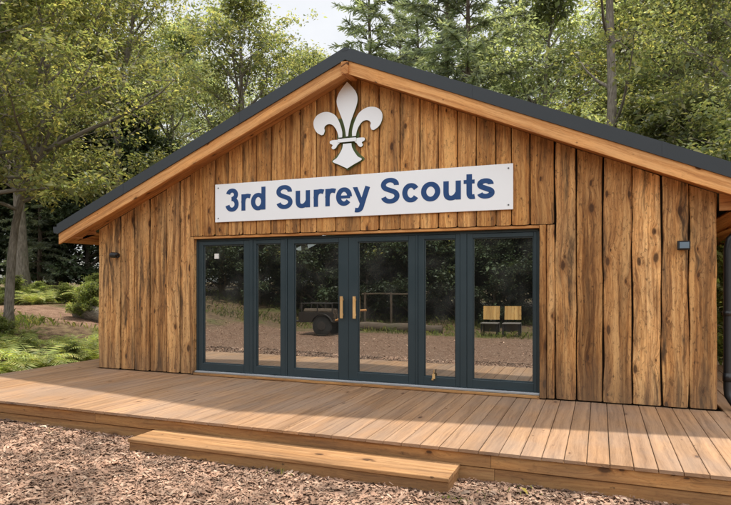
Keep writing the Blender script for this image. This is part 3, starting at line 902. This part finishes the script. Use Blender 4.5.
def broadleaf(seed, H, r0, base, crownR, nl, leaf, per, crad, bias=None, trunk_pts=None, low=.0, forks=()):
    """returns trunk mesh and crown mesh"""
    rnd = random.Random(seed); rng = np.random.default_rng(seed)
    mb = MB(); n = 12
    if trunk_pts is None:
        a = rnd.uniform(0, 6.28); trunk_pts = []
        for i in range(n + 1):
            t = i / n
            trunk_pts.append(Vector((math.cos(a) * .03 * H * math.sin(t * 4) + mnoise.noise((seed, t * 3, 0)) * .04 * H * t,
                                     math.sin(a) * .03 * H * math.sin(t * 3.3) + mnoise.noise((seed, t * 3, 9)) * .04 * H * t, t * H)))
    n = len(trunk_pts) - 1
    tr = lambda t: r0 * (1 - t) ** .8 * (1 + .5 * math.exp(-t * 30)) + .012
    mb.tube(trunk_pts, [tr(i / n) for i in range(n + 1)], 9)
    C = []; Rr = []
    for hz, dv, ln in forks:                     # strong bare limbs low on the stem
        p = min(trunk_pts, key=lambda q: abs(q[2] - hz)).copy(); dr = Vector(dv).normalized(); pts = [p]
        for j in range(8):
            dr = (dr + Vector((rnd.gauss(0, .08), rnd.gauss(0, .08), .03 + rnd.gauss(0, .06)))).normalized(); pts.append(pts[-1] + dr * ln / 8)
        mb.tube(pts, [.055 * (1 - j / 8) ** .8 + .008 for j in range(9)], 7, caps=False)
        for j in range(4, 9):
            for _ in range(3):
                e = pts[j] + Vector((rnd.gauss(0, .5), rnd.gauss(0, .5), rnd.gauss(.15, .35)))
                mb.tube([pts[j], (pts[j] + e) / 2 + Vector((0, 0, .05)), e], [.014, .009, .004], 4, caps=False)
                C.append(e); Rr.append(crad)
    ang = rnd.uniform(0, 6.28)
    for k in range(nl):
        t = base + (0.97 - base) * (k + rnd.random()) / nl
        f = t * n; i = min(int(f), n - 1); p = Vector(trunk_pts[i]).lerp(Vector(trunk_pts[i + 1]), f - i)
        ang += 2.4 + rnd.uniform(-.5, .5)
        u = (t - base) / (1 - base)
        prof = (math.sin(math.pi * min(1, .18 + .82 * u)) ** .7) if low == 0 else (1 - u) ** .6 + .15
        Lb = crownR * max(.25, prof) * rnd.uniform(.7, 1.15)
        el = R(rnd.uniform(5, 35) + 40 * u)
        if bias: Lb *= bias(ang)
        dr = Vector((math.cos(ang) * math.cos(el), math.sin(ang) * math.cos(el), math.sin(el)))
        pts = [p]; q = p.copy(); m = 6
        for j in range(m):
            dr = (dr + Vector((rnd.gauss(0, .16), rnd.gauss(0, .16), rnd.gauss(.02, .12)))).normalized()
            q = q + dr * Lb / m; pts.append(q.copy())
        rb = min(tr(t) * .6, .02 + Lb * .016)
        mb.tube(pts, [rb * (1 - j / m) + .006 for j in range(m + 1)], 6, caps=False)
        C.append(pts[-1]); Rr.append(crad)
        for j in range(2, m + 1):
            for sgn in (-1, 1):
                if rnd.random() < .15: continue
                sd = dr.cross(Vector((0, 0, 1))).normalized() * sgn
                d2 = (dr * .6 + sd * rnd.uniform(.5, 1.0) + Vector((0, 0, rnd.uniform(-.25, .5)))).normalized()
                l2 = Lb * rnd.uniform(.22, .42)
                e = pts[j] + d2 * l2; mid = pts[j] + d2 * l2 * .5 + Vector((0, 0, rnd.uniform(-.05, .05) * l2))
                mb.tube([pts[j], mid, e], [rb * .4 * (1 - j / m) + .008, .008, .004], 4, caps=False)
                C += [mid, e]; Rr += [crad * .85, crad]
                e2 = e + Vector((rnd.gauss(0, .3), rnd.gauss(0, .3), rnd.gauss(-.05, .2))) * crad * 2
                C.append(e2); Rr.append(crad * .8)
    C = np.array([tuple(c) for c in C]); Rr = np.array(Rr) * rng.uniform(.65, 1.35, len(C))
    keep = rng.random(len(C)) > .12
    return mb.mesh('trunk', True), leaves_mesh('crown', rng, C[keep], Rr[keep], per, leaf)

def conifer(seed, H, r0, base, Rb, nw, droop, strip, per, gap=.0, spread=.16):
    rnd = random.Random(seed); rng = np.random.default_rng(seed)
    mb = MB(); n = 14
    tp = [Vector((mnoise.noise((seed, i * .3, 0)) * .12, mnoise.noise((seed, i * .3, 5)) * .12, H * i / n)) for i in range(n + 1)]
    tr = lambda t: r0 * (1 - t) ** .9 + .01
    mb.tube(tp, [tr(i / n) for i in range(n + 1)], 9)
    P = []; D = []
    for k in range(nw):
        u = (k + rnd.uniform(-.3, .3)) / nw; u = min(max(u, 0), .985)
        t = base + (1 - base) * u
        nb = rnd.choice((3, 4, 4, 5)); a0 = rnd.uniform(0, 6.28)
        f = t * n; i = min(int(f), n - 1); p0 = tp[i].lerp(tp[i + 1], f - i)
        for j in range(nb):
            if rnd.random() < gap: continue
            a = a0 + 6.28 * j / nb + rnd.uniform(-.35, .35)
            Lb = Rb * (1 - u) ** .75 * rnd.uniform(.65, 1.15) + .25
            el = R(18 + 35 * u + rnd.uniform(-8, 8)); pts = [p0.copy()]; q = p0.copy(); m = 7
            for s_ in range(m):
                el -= R(droop) * (1.4 if s_ < m - 2 else -1.2)
                d = Vector((math.cos(a) * math.cos(el), math.sin(a) * math.cos(el), math.sin(el)))
                q = q + d * Lb / m; pts.append(q.copy()); 
                if s_ < 1: continue
                ns = max(2, int(Lb / m / .09))
                for x_ in range(ns):
                    qq = pts[-2].lerp(q, (x_ + rnd.random()) / ns)
                    for sg_ in (-1, 1):
                        side = d.cross(Vector((0, 0, 1))).normalized() * sg_
                        tl = (.18 + .55 * (1 - s_ / m)) * min(1.0, .35 + Lb * .28) * rnd.uniform(.6, 1.15)
                        td = (side + d * .7 + Vector((0, 0, rnd.uniform(-.45, .1)))).normalized()
                        for y_ in range(max(1, int(tl / spread))):
                            P.append(qq + td * (y_ * spread)); D.append(td)
                    P.append(qq); D.append(d)
            mb.tube(pts, [max(.006, min(tr(t) * .4, .01 + Lb * .012) * (1 - s_ / m)) for s_ in range(m + 1)], 5, caps=False)
    P = np.repeat(np.array([tuple(p) for p in P]), per, 0); D = np.repeat(np.array([tuple(p) for p in D]), per, 0)
    m = len(P)
    D = D + rng.normal(0, .38, (m, 3)); D[:, 2] -= .12; D /= np.linalg.norm(D, axis=1)[:, None]
    s = np.cross(D, rng.normal(0, 1, (m, 3))); s /= np.linalg.norm(s, axis=1)[:, None] + 1e-9
    L = (strip * rng.uniform(.6, 1.3, m))[:, None]; W = L * .2
    V = np.stack([P - s * W * .35, P + s * W * .35, P + D * L * .75 + s * W * .5, P + D * L - s * W * .1], 1).reshape(-1, 3)
    return mb.mesh('trunk', True), np_mesh('crown', V, np.arange(m * 4).reshape(-1, 4))

TREES = {}
def tree(name, key, x, y, label, scale=1.0, rz=0.0, group=None, cat='tree', sz=None):
    tm, cm_, bm, lm = TREES[key]
    t = thing(name, label, cat, (x, y, ground_z(x, y) - .05), rz, group)
    t.scale = (scale, scale, sz or scale)
    obj('trunk', tm, bm, t); obj('crown', cm_, lm, t)
    return t

# near slender tree with a forked stem
TP = [Vector(p) for p in ((0, 0, 0), (.02, 0, .6), (.06, 0, 1.3), (.08, .03, 2.0), (.16, .05, 2.7), (.30, .05, 3.3), (.55, .0, 3.8), (.85, -.05, 4.4), (1.0, -.05, 5.2), (1.05, 0, 6.2), (1.15, .1, 7.4), (1.1, .2, 8.6), (1.2, .2, 9.6))]
TREES['slender'] = (*broadleaf(11, 9.6, .105, .38, 3.2, 26, .105, 40, .42, trunk_pts=TP, forks=((3.3, (.9, -.35, .75), 4.2), (3.9, (-.6, .2, .9), 3.0), (4.6, (1.0, .1, .42), 3.8))), M['bark'], M['leafA'])
TREES['round'] = (*broadleaf(21, 12.5, .20, .28, 3.4, 30, .13, 32, .52), M['bark'], M['leafB'])
TREES['tall'] = (*broadleaf(33, 16, .20, .25, 3.8, 34, .14, 32, .60), M['bark'], M['leafA'])
TREES['straight'] = (*broadleaf(38, 18, .21, .66, 3.8, 22, .15, 24, .55, trunk_pts=[Vector((.05 * math.sin(i * .9), .05 * math.cos(i * 1.3), i * 1.5)) for i in range(13)], forks=((6.2, (.9, .1, .5), 3.4), (7.6, (-.8, -.3, .5), 3.0), (8.6, (.8, -.4, .5), 3.2), (9.6, (-.9, .2, .4), 3.2), (10.3, (.6, -.7, .4), 2.8))), M['bark'], M['leafA'])
TREES['pale'] = (*broadleaf(47, 15, .20, .22, 4.2, 34, .19, 28, .74), M['bark'], M['leafHaze'])
TREES['shrubby'] = (*broadleaf(52, 6.5, .10, .10, 2.6, 26, .15, 26, .48), M['bark'], M['leafB'])
TREES['spruce'] = (*conifer(61, 15, .17, .12, 3.0, 30, 7, .26, 3), M['pbark'], M['needle'])
TREES['pine'] = (*conifer(67, 19, .20, .25, 4.2, 26, 5, .30, 3, gap=.15, spread=.2), M['pbark'], M['needle'])
TREES['yew'] = (*broadleaf(71, 7.5, .14, .04, 2.6, 34, .17, 30, .5, low=1), M['bark'], M['yew'])
TREES['bush'] = (*broadleaf(83, 1.5, .03, .06, .9, 18, .085, 22, .2, low=1), M['bark'], M['bush'])

def put(name, key, px, t, label, s=1.0, rz=0.0, group=None, cat='tree', sz=None):
    x, y = at(px, t); return tree(name, key, x, y, label, s, rz, group, cat, sz)

# left side
put('slender_tree', 'slender', 8, 14.5, 'slender forked tree with yellow green leaves nearest the left end of the deck', 1.0, .2)
put('slender_tree', 'slender', -16, 13.0, 'pale slim tree half cut off at the far left edge of the photo', 1.1, 2.6)
put('broadleaf_tree', 'round', 240, 25, 'rounded mid green tree rising behind the left roof slope beside the open sky', 1.03, .6)
put('broadleaf_tree', 'round', 308, 36, 'distant round topped tree filling the foot of the sky gap left of the ridge', 1.14, 2.2)
put('broadleaf_tree', 'tall', 128, 27, 'tall yellow green tree behind the middle of the left roof slope', 1.0, 1.1)
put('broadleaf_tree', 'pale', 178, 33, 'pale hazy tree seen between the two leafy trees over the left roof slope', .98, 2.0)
put('broadleaf_tree', 'tall', 58, 29, 'tall yellow leaved tree standing over the dark evergreens on the left', 1.12, 3.4)
put('broadleaf_tree', 'round', 24, 23, 'mid green tree behind the slender forked tree', 1.15, 4.1)
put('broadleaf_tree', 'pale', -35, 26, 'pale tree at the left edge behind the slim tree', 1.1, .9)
GE = 'dark evergreens in the shade left of the hut'
put('evergreen_tree', 'yew', 88, 28, 'dark evergreen standing directly behind the left eaves of the hut', 1.0, .3, GE)
put('evergreen_tree', 'yew', 52, 29, 'dark evergreen left of the one behind the eaves', 1.1, 1.9, GE)
put('evergreen_tree', 'yew', 22, 28.5, 'dark evergreen seen just right of the slender forked trunk', 1.0, 3.1, GE)
put('evergreen_tree', 'yew', -8, 29, 'dark evergreen at the left edge of the photo', 1.1, 4.4, GE)
put('evergreen_tree', 'yew', 125, 28, 'dark evergreen hidden behind the left wall, its top over the eaves', 1.15, 5.2, GE)
# behind the ridge
put('spruce_tree', 'spruce', 370, 24, 'spruce with layered boughs rising directly behind the roof ridge', 1.0, .4)
put('spruce_tree', 'spruce', 40, 26, 'small light spruce among the dark evergreens left of the hut', .6, 2.4)
put('spruce_tree', 'spruce', 418, 33, 'hazy spruce between the ridge spruce and the tall pines', 1.25, 1.7)
put('pine_tree', 'pine', 447, 27, 'left of the two tall pines behind the upper right roof slope', 1.0, .2)
put('pine_tree', 'pine', 468, 25, 'right of the two tall pines behind the upper right roof slope', .95, 2.3)
put('pine_tree', 'pine', 512, 34, 'distant pine between the twin pines and the grey trunked tree', 1.0, 3.9)
# right side
put('broadleaf_tree', 'straight', 611, 20, 'tall tree with bare straight grey trunk showing above the right roof slope', 1.0, 5.0)
put('broadleaf_tree', 'pale', 552, 27, 'pale leafy tree left of the grey trunked tree', .95, 1.3)
put('broadleaf_tree', 'round', 660, 29, 'mid green tree right of the grey trunk', 1.25, 2.9)
put('broadleaf_tree', 'pale', 715, 27, 'pale green tree toward the upper right corner', 1.05, .8)
put('broadleaf_tree', 'round', 752, 19, 'broad tree leaning in at the upper right corner of the photo', 1.05, 3.7)
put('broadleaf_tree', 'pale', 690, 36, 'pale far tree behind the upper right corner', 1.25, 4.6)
put('broadleaf_tree', 'shrubby', 650, 19.5, 'low bushy tree just over the right roof slope, beside the grey trunk', .98, .5)
put('broadleaf_tree', 'shrubby', 700, 18, 'low bushy tree over the lower right roof slope', .95, 2.4)
put('broadleaf_tree', 'shrubby', 742, 16, 'low bushy tree beyond the right end of the roof', .9, 4.0)
put('broadleaf_tree', 'shrubby', 572, 24, 'low bushy tree over the middle of the right roof slope', 1.1, 5.5)
put('broadleaf_tree', 'tall', 625, 31, 'yellow green tree directly behind the bare straight trunk', 1.0, 2.0)
GF = 'far trees closing the woodland behind the hut'
far_l = 'far tree of the woodland backdrop seen between nearer crowns'
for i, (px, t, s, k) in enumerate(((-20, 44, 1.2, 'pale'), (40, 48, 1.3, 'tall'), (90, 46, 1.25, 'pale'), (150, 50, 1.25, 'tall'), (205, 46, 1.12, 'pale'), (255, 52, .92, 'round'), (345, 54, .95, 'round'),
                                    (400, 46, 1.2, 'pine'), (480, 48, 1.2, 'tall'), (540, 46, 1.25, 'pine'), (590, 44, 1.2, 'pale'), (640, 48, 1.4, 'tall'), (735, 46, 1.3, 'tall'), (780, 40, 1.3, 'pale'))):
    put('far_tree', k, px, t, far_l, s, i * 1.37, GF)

# shrubs at the right corner of the hut
tree('shrub', 'bush', 2.6, 12.6, 'tall leafy shrub behind the drainpipe at the right corner', 1.6, 1.0, None, 'shrub')
tree('shrub', 'bush', 3.4, 10.4, 'leafy shrub beside the deck right of the drainpipe', 1.1, 2.2, None, 'shrub')
tree('evergreen_tree', 'yew', 4.6, 17.5, 'dark evergreen behind the right corner of the hut', .8, 2.2, None, 'tree')

# ferns
def fern_mesh(seed, nf, Lf):
    rnd = random.Random(seed); V = []; F = []
    for k in range(nf):
        a = 6.28 * k / nf + rnd.uniform(-.25, .25); el = R(rnd.uniform(58, 86)); L = Lf * rnd.uniform(.7, 1.15)
        p = Vector((math.cos(a) * .03, math.sin(a) * .03, 0)); m = 20
        for i in range(m):
            d = Vector((math.cos(a) * math.cos(el), math.sin(a) * math.cos(el), math.sin(el)))
            side = Vector((-math.sin(a), math.cos(a), 0)); nrm = side.cross(d)
            q = p + d * L / m
            t = i / m
            wl = L * .30 * (math.sin(math.pi * min(1, t * .86 + .14)) ** .8) * (1 - t * .35)
            b = len(V); V += [p - side * .003, p + side * .003, q + side * .003, q - side * .003]; F.append((b, b + 1, b + 2, b + 3))
            if i > 2:
                for s in (-1, 1):
                    e = (side * s + d * .35 - Vector((0, 0, .28)) + nrm * rnd.uniform(-.1, .1)).normalized(); wd = L / m * .42
                    b = len(V)
                    V += [p - d * wd * .3, p + e * wl * .5 - d * wd * .6, p + e * wl, p + e * wl * .5 + d * wd]
                    F.append((b, b + 1, b + 2, b + 3))
            p = q; el -= R(rnd.uniform(4.5, 7.5))
    return np_mesh('fern', np.array([tuple(v) for v in V]), np.array(F))
FM = [fern_mesh(1, 13, .85), fern_mesh(2, 16, .7), fern_mesh(3, 11, 1.0)]
def fern(x, y, s, rz, k, label, group):
    o = obj('fern', FM[k], M['fern'])
    o.location = (x, y, ground_z(x, y)); o.scale = (s,) * 3; o.rotation_euler = (0, 0, rz)
    tag(o, label, 'fern', group); return o
GFN = 'ferns along the left edge of the deck'
rn = random.Random(5)
for i in range(22):
    y = 6.6 + i * .27 + rn.uniform(-.15, .15)
    fern(-9.55 - rn.uniform(0, 1.9), y, rn.uniform(.8, 1.3), rn.uniform(0, 6), i % 3, 'green fern in the strip of undergrowth along the left edge of the deck', GFN)
GF2 = 'ferns on the bank beyond the deck'
for i in range(9):
    x, y = at(rn.uniform(-10, 105), rn.uniform(13.3, 14.4)); 
    fern(x, y, rn.uniform(.5, .8), rn.uniform(0, 6), i % 3, 'fern growing on the bank between the deck and the earth path', GF2)
GF3 = 'ferns at the foot of the trees'
for i in range(30):
    x, y = at(rn.uniform(-10, 105), rn.uniform(19.5, 23.5))
    fern(x, y, rn.uniform(.8, 1.4), rn.uniform(0, 6), i % 3, 'fern at the foot of the dark trees beyond the earth path', GF3)
for px, t, s, lab in ((90, 17.4, .6, 'rounded shrub overhanging the earth path close to the hut wall'), (2, 13.0, .42, 'leafy shrub hiding the foot of the slender forked trunk'), (30, 12.0, .30, 'low pale shrub among the ferns at the deck edge'), (72, 12.2, .30, 'smallest shrub among the ferns, nearest the hut corner'), (66, 21, .42, 'round bush beyond the earth path near the hut corner'),
                      (38, 21.5, .42, 'pale round bush beyond the earth path left of centre of the clearing'), (14, 20.5, .55, 'leafy bush at the foot of the slender trunk beyond the path'), 
                      (96, 23, .6, 'bush in shade behind the hut wall')):
    put('shrub', 'bush', px, t, lab, s, px * .1, None, 'shrub')

# grass and weeds, uncountable
def blades(rng, pts, h, wd):
    P = np.array(pts); n = len(P); az = rng.uniform(0, 6.28, n); H = h * rng.lognormal(0, .35, n)
    d = np.stack([np.cos(az), np.sin(az), np.zeros(n)], 1); s = np.stack([-np.sin(az), np.cos(az), np.zeros(n)], 1)
    lean = rng.uniform(.1, .8, n)[:, None]; H = H[:, None]; u = np.array([[0, 0, 1.0]])
    V = np.stack([P - s * wd, P + s * wd, P + d * H * lean * .4 + u * H * .65 + s * wd * .6, P + d * H * lean + u * H * (1 - lean * .4)], 1).reshape(-1, 3)
    return V, np.arange(n * 4).reshape(-1, 4)
gp = []
while len(gp) < 15000:
    x = rng.uniform(-24, -9.1); y = rng.uniform(5.2, 26)
    nz = mnoise.noise((x * .45, y * .45, 7))
    pc = 13.4 + .10 * (x + 14) + 1.0 * mnoise.noise((x * .15, 3, 1))
    if nz < .02 or abs(y - pc) < 1.3 or (x > -13.5 and y < 12 and nz < .25): continue
    gp.append((x, y, ground_z(x, y) - .01))
V, F = blades(rng, gp, .16, .008)
g = obj('grass', np_mesh('grass', V, F), M['grass']); kind(g, 'stuff'); g['label'] = 'rough grass and weeds on the woodland floor left of the deck'
gp = []
for cx, cy_, k, sd in ((-1.05, 4.66, 22, .10), (-.7, 5.0, 16, .16), (-2.7, 4.72, 12, .10), (-5.9, 5.12, 10, .15)):
    for _ in range(k):
        x, y = rng.normal(cx, sd), min(rng.normal(cy_, sd * .4), 5.2)
        if seen(x, y): gp.append((x, y, ground_z(x, y)))
V, F = blades(rng, gp, .05, .004)
g = obj('weeds', np_mesh('weeds', V, F), M['grass']); kind(g, 'stuff'); g['label'] = 'small green weeds sprouting from the chips at the foot of the step'
gp = []
while len(gp) < 12000:
    x = rng.uniform(-24, 3); y = rng.uniform(-9, -2.9)
    if x < -14: y = rng.uniform(-9, 6)
    if mnoise.noise((x * .5, y * .5, 11)) < -.12: continue
    gp.append((x, y, ground_z(x, y) - .01))
V, F = blades(rng, gp, .13, .009)
g = obj('verge_grass', np_mesh('verge_grass', V, F), M['grass']); kind(g, 'stuff'); g['label'] = 'grass verge beyond the chips, mirrored in the glass'

# tree stump and a fallen log beside the path
def log_mesh(x0, y0, x1, y1, r, seed):
    mb = MB(); n = 9
    mb.tube([(x0 + (x1 - x0) * i / n, y0 + (y1 - y0) * i / n, ground_z(x0 + (x1 - x0) * i / n, y0 + (y1 - y0) * i / n) + r * .7 + mnoise.noise((seed, i * .7, 0)) * .05) for i in range(n + 1)],
            [r * (1 + .2 * mnoise.noise((seed, i * .9, 4))) for i in range(n + 1)], 10)
    return mb
xa, ya = at(78, 17.5); xb, yb = at(120, 17.0)
o = log_mesh(xa, ya, xb, yb, .24, 3).build('fallen_log', M['bark'], None, True); tag(o, 'mossy log lying by the earth path near the hut corner', 'log')

# ------------------------------------------------------------------ what the glass mirrors: the clearing opposite
GM = 'trees across the clearing, mirrored in the glass doors'
ml = 'woodland tree across the clearing, mirrored in the glass'
for i, (x, y, k, s) in enumerate(((-16.5, -7.5, 'yew', .8), (-13.6, -8.6, 'shrubby', .9), (-11.2, -7.8, 'yew', .85), (-9.0, -9.2, 'shrubby', 1.0), (-7.0, -8.4, 'yew', .8), (-5.2, -9.4, 'shrubby', .95),
                                    (-3.2, -8.8, 'yew', .85), (-1.2, -10.0, 'shrubby', 1.0), (.8, -8.6, 'yew', .8), (-19, -9, 'shrubby', 1.0), (3.2, -9.6, 'shrubby', 1.0), (-15, -12, 'yew', 1.0), (-12.2, -12.5, 'yew', 1.0), (-9.5, -13, 'yew', 1.05), (-7, -12.5, 'yew', 1.0), (-4.6, -13, 'yew', 1.05), (-2, -13.5, 'yew', 1.0), (.5, -13, 'yew', 1.05), (-20, -4.5, 'yew', .9), (-22, 1.5, 'shrubby', 1.0), (-19.5, 6.2, 'yew', .8), (-18, -13.5, 'yew', 1.05),
      *[(-19.5 + k * 1.75, -7.2 - .9 * ((k * 7) % 3) * .6, 'yew', .40 + .06 * ((k * 5) % 4)) for k in range(13)], *[(-21 + k * 2.1, -16 - (k % 3), 'yew', 1.1) for k in range(12)])):
    tree('mirrored_tree', k, x, y, ml, s, i * 1.1, GM)

def garden_chair(x, y, rz, label):
    t = thing('garden_chair', label, 'chair', (x, y, ground_z(x, y)), rz, 'garden chairs on the far side of the clearing')
    b = MB()
    for k in range(5):
        b.rbox(-.27 + k * .109, -.163 + k * .109, .22, .245, .52, .98, 'z', r=.008)
    b.build('backrest', M['chair'], t)
    b = MB()
    for k in range(4): b.rbox(-.28, .28, -.25 + k * .118, -.142 + k * .118, .40, .43, 'x', r=.005)
    b.build('seat', M['greyfab'], t)
    b = MB(); b.rbox(-.28, .28, .205, .24, .12, .395, 'x', r=.004); b.build('apron', M['greyfab'], t)
    for sx in (-1, 1):
        for sy in (-1, 1):
            b = MB(); b.rbox(sx * .25 - .025, sx * .25 + .025, sy * .2 - .025, sy * .2 + .025, 0, .399, 'z', r=.004); b.build('leg', M['black'], t)
garden_chair(-3.3, -3.75, math.pi, 'left of the two pale wooden chairs mirrored in the right pane')
garden_chair(-2.6, -3.75, math.pi, 'right of the two pale wooden chairs mirrored in the right pane')
# dark two-wheeled log cart
ct = thing('log_cart', 'dark wheeled cart loaded with logs, mirrored in the left door', 'cart', (-8.3, -1.6, ground_z(-8.3, -1.6)), 0)
b = MB(); b.rbox(-.75, .45, -.35, .35, .42, .50, 'x', r=.01); b.box(-.75, .45, .352, .38, .42, .74); b.box(-.75, .45, -.38, -.352, .42, .74); b.box(-.78, -.752, -.38, .38, .42, .74)
b.build('bed', M['cart'], ct)
for sy in (-1, 1):
    b = MB(); b.tube([(0.1, sy * .42, .32), (0.1, sy * .50, .32)], .32, 24); wh = b.build('wheel', M['rubber'], ct)
    b = MB(); b.tube([(0.1, sy * .41, .32), (0.1, sy * .512, .32)], .14, 16); b.build('hub', M['cart'], wh)
for sy in (-1, 1):
    b = MB()
    for q in range(7):
        a0, a1 = R(20 + q * 20), R(40 + q * 20); y0_, y1_ = (.405, .53) if sy > 0 else (-.53, -.405)
        p = [(.1 + rr * math.cos(a), .32 + rr * math.sin(a)) for rr, a in ((.37, a0), (.37, a1), (.385, a1), (.385, a0))]
        b.prism(p, y0_, y1_)
    b.build('mudguard', M['cart'], ct)
b = MB(); b.tube([(-.75, 0, .44), (-1.3, 0, .42), (-1.5, 0, .40)], .035, 8); b.tube([(-1.32, 0, .42), (-1.32, 0, .02)], .025, 8); b.build('drawbar', M['cart'], ct)
b = MB()
for xx in (-.7, -.15, .4):
    for yy in (-.33, .33): b.tube([(xx, yy, .7), (xx, yy, 1.02)], .018, 6)
for yy in (-.33, .33): b.tube([(-.72, yy, 1.02), (.42, yy, 1.02)], .018, 6)
b.build('rack', M['cart'], ct)
b = MB(); b.tube([(.45, .2, .48), (1.2, .12, .80), (1.5, .1, .82)], .03, 8); b.build('handle', M['barge'], ct)
b = MB()
for k, (y, z) in enumerate(((-.22, .58), (0, .59), (.2, .58), (-.1, .74), (.1, .75))): b.tube([(-.7, y, z), (.35, y, z + .01)], .10, 10)
b.build('log_load', M['pbark'], ct)
# rail fence
rf_ = thing('rail_fence', 'low wooden rail fence across the clearing, mirrored in the right door', 'fence', (0, 0, 0))
b = MB()
b.rbox(-8.2, -5.9, -4.61, -4.57, 1.30, 1.36, 'x'); b.build('rail', M['pbark'], rf_)
for x in (-8.05, -7.05, -6.05):
    b = MB(); z = ground_z(x, -4.5); b.rbox(x - .035, x + .035, -4.565, -4.495, z - .1, 1.38, 'z'); b.build('post', M['pbark'], rf_)
xa = -9.5
o = log_mesh(-8.4, -3.7, -5.0, -4.0, .17, 8).build('fallen_log', M['pbark'], None, True); tag(o, 'fallen trunk at the edge of the chips, mirrored in the glass', 'log')
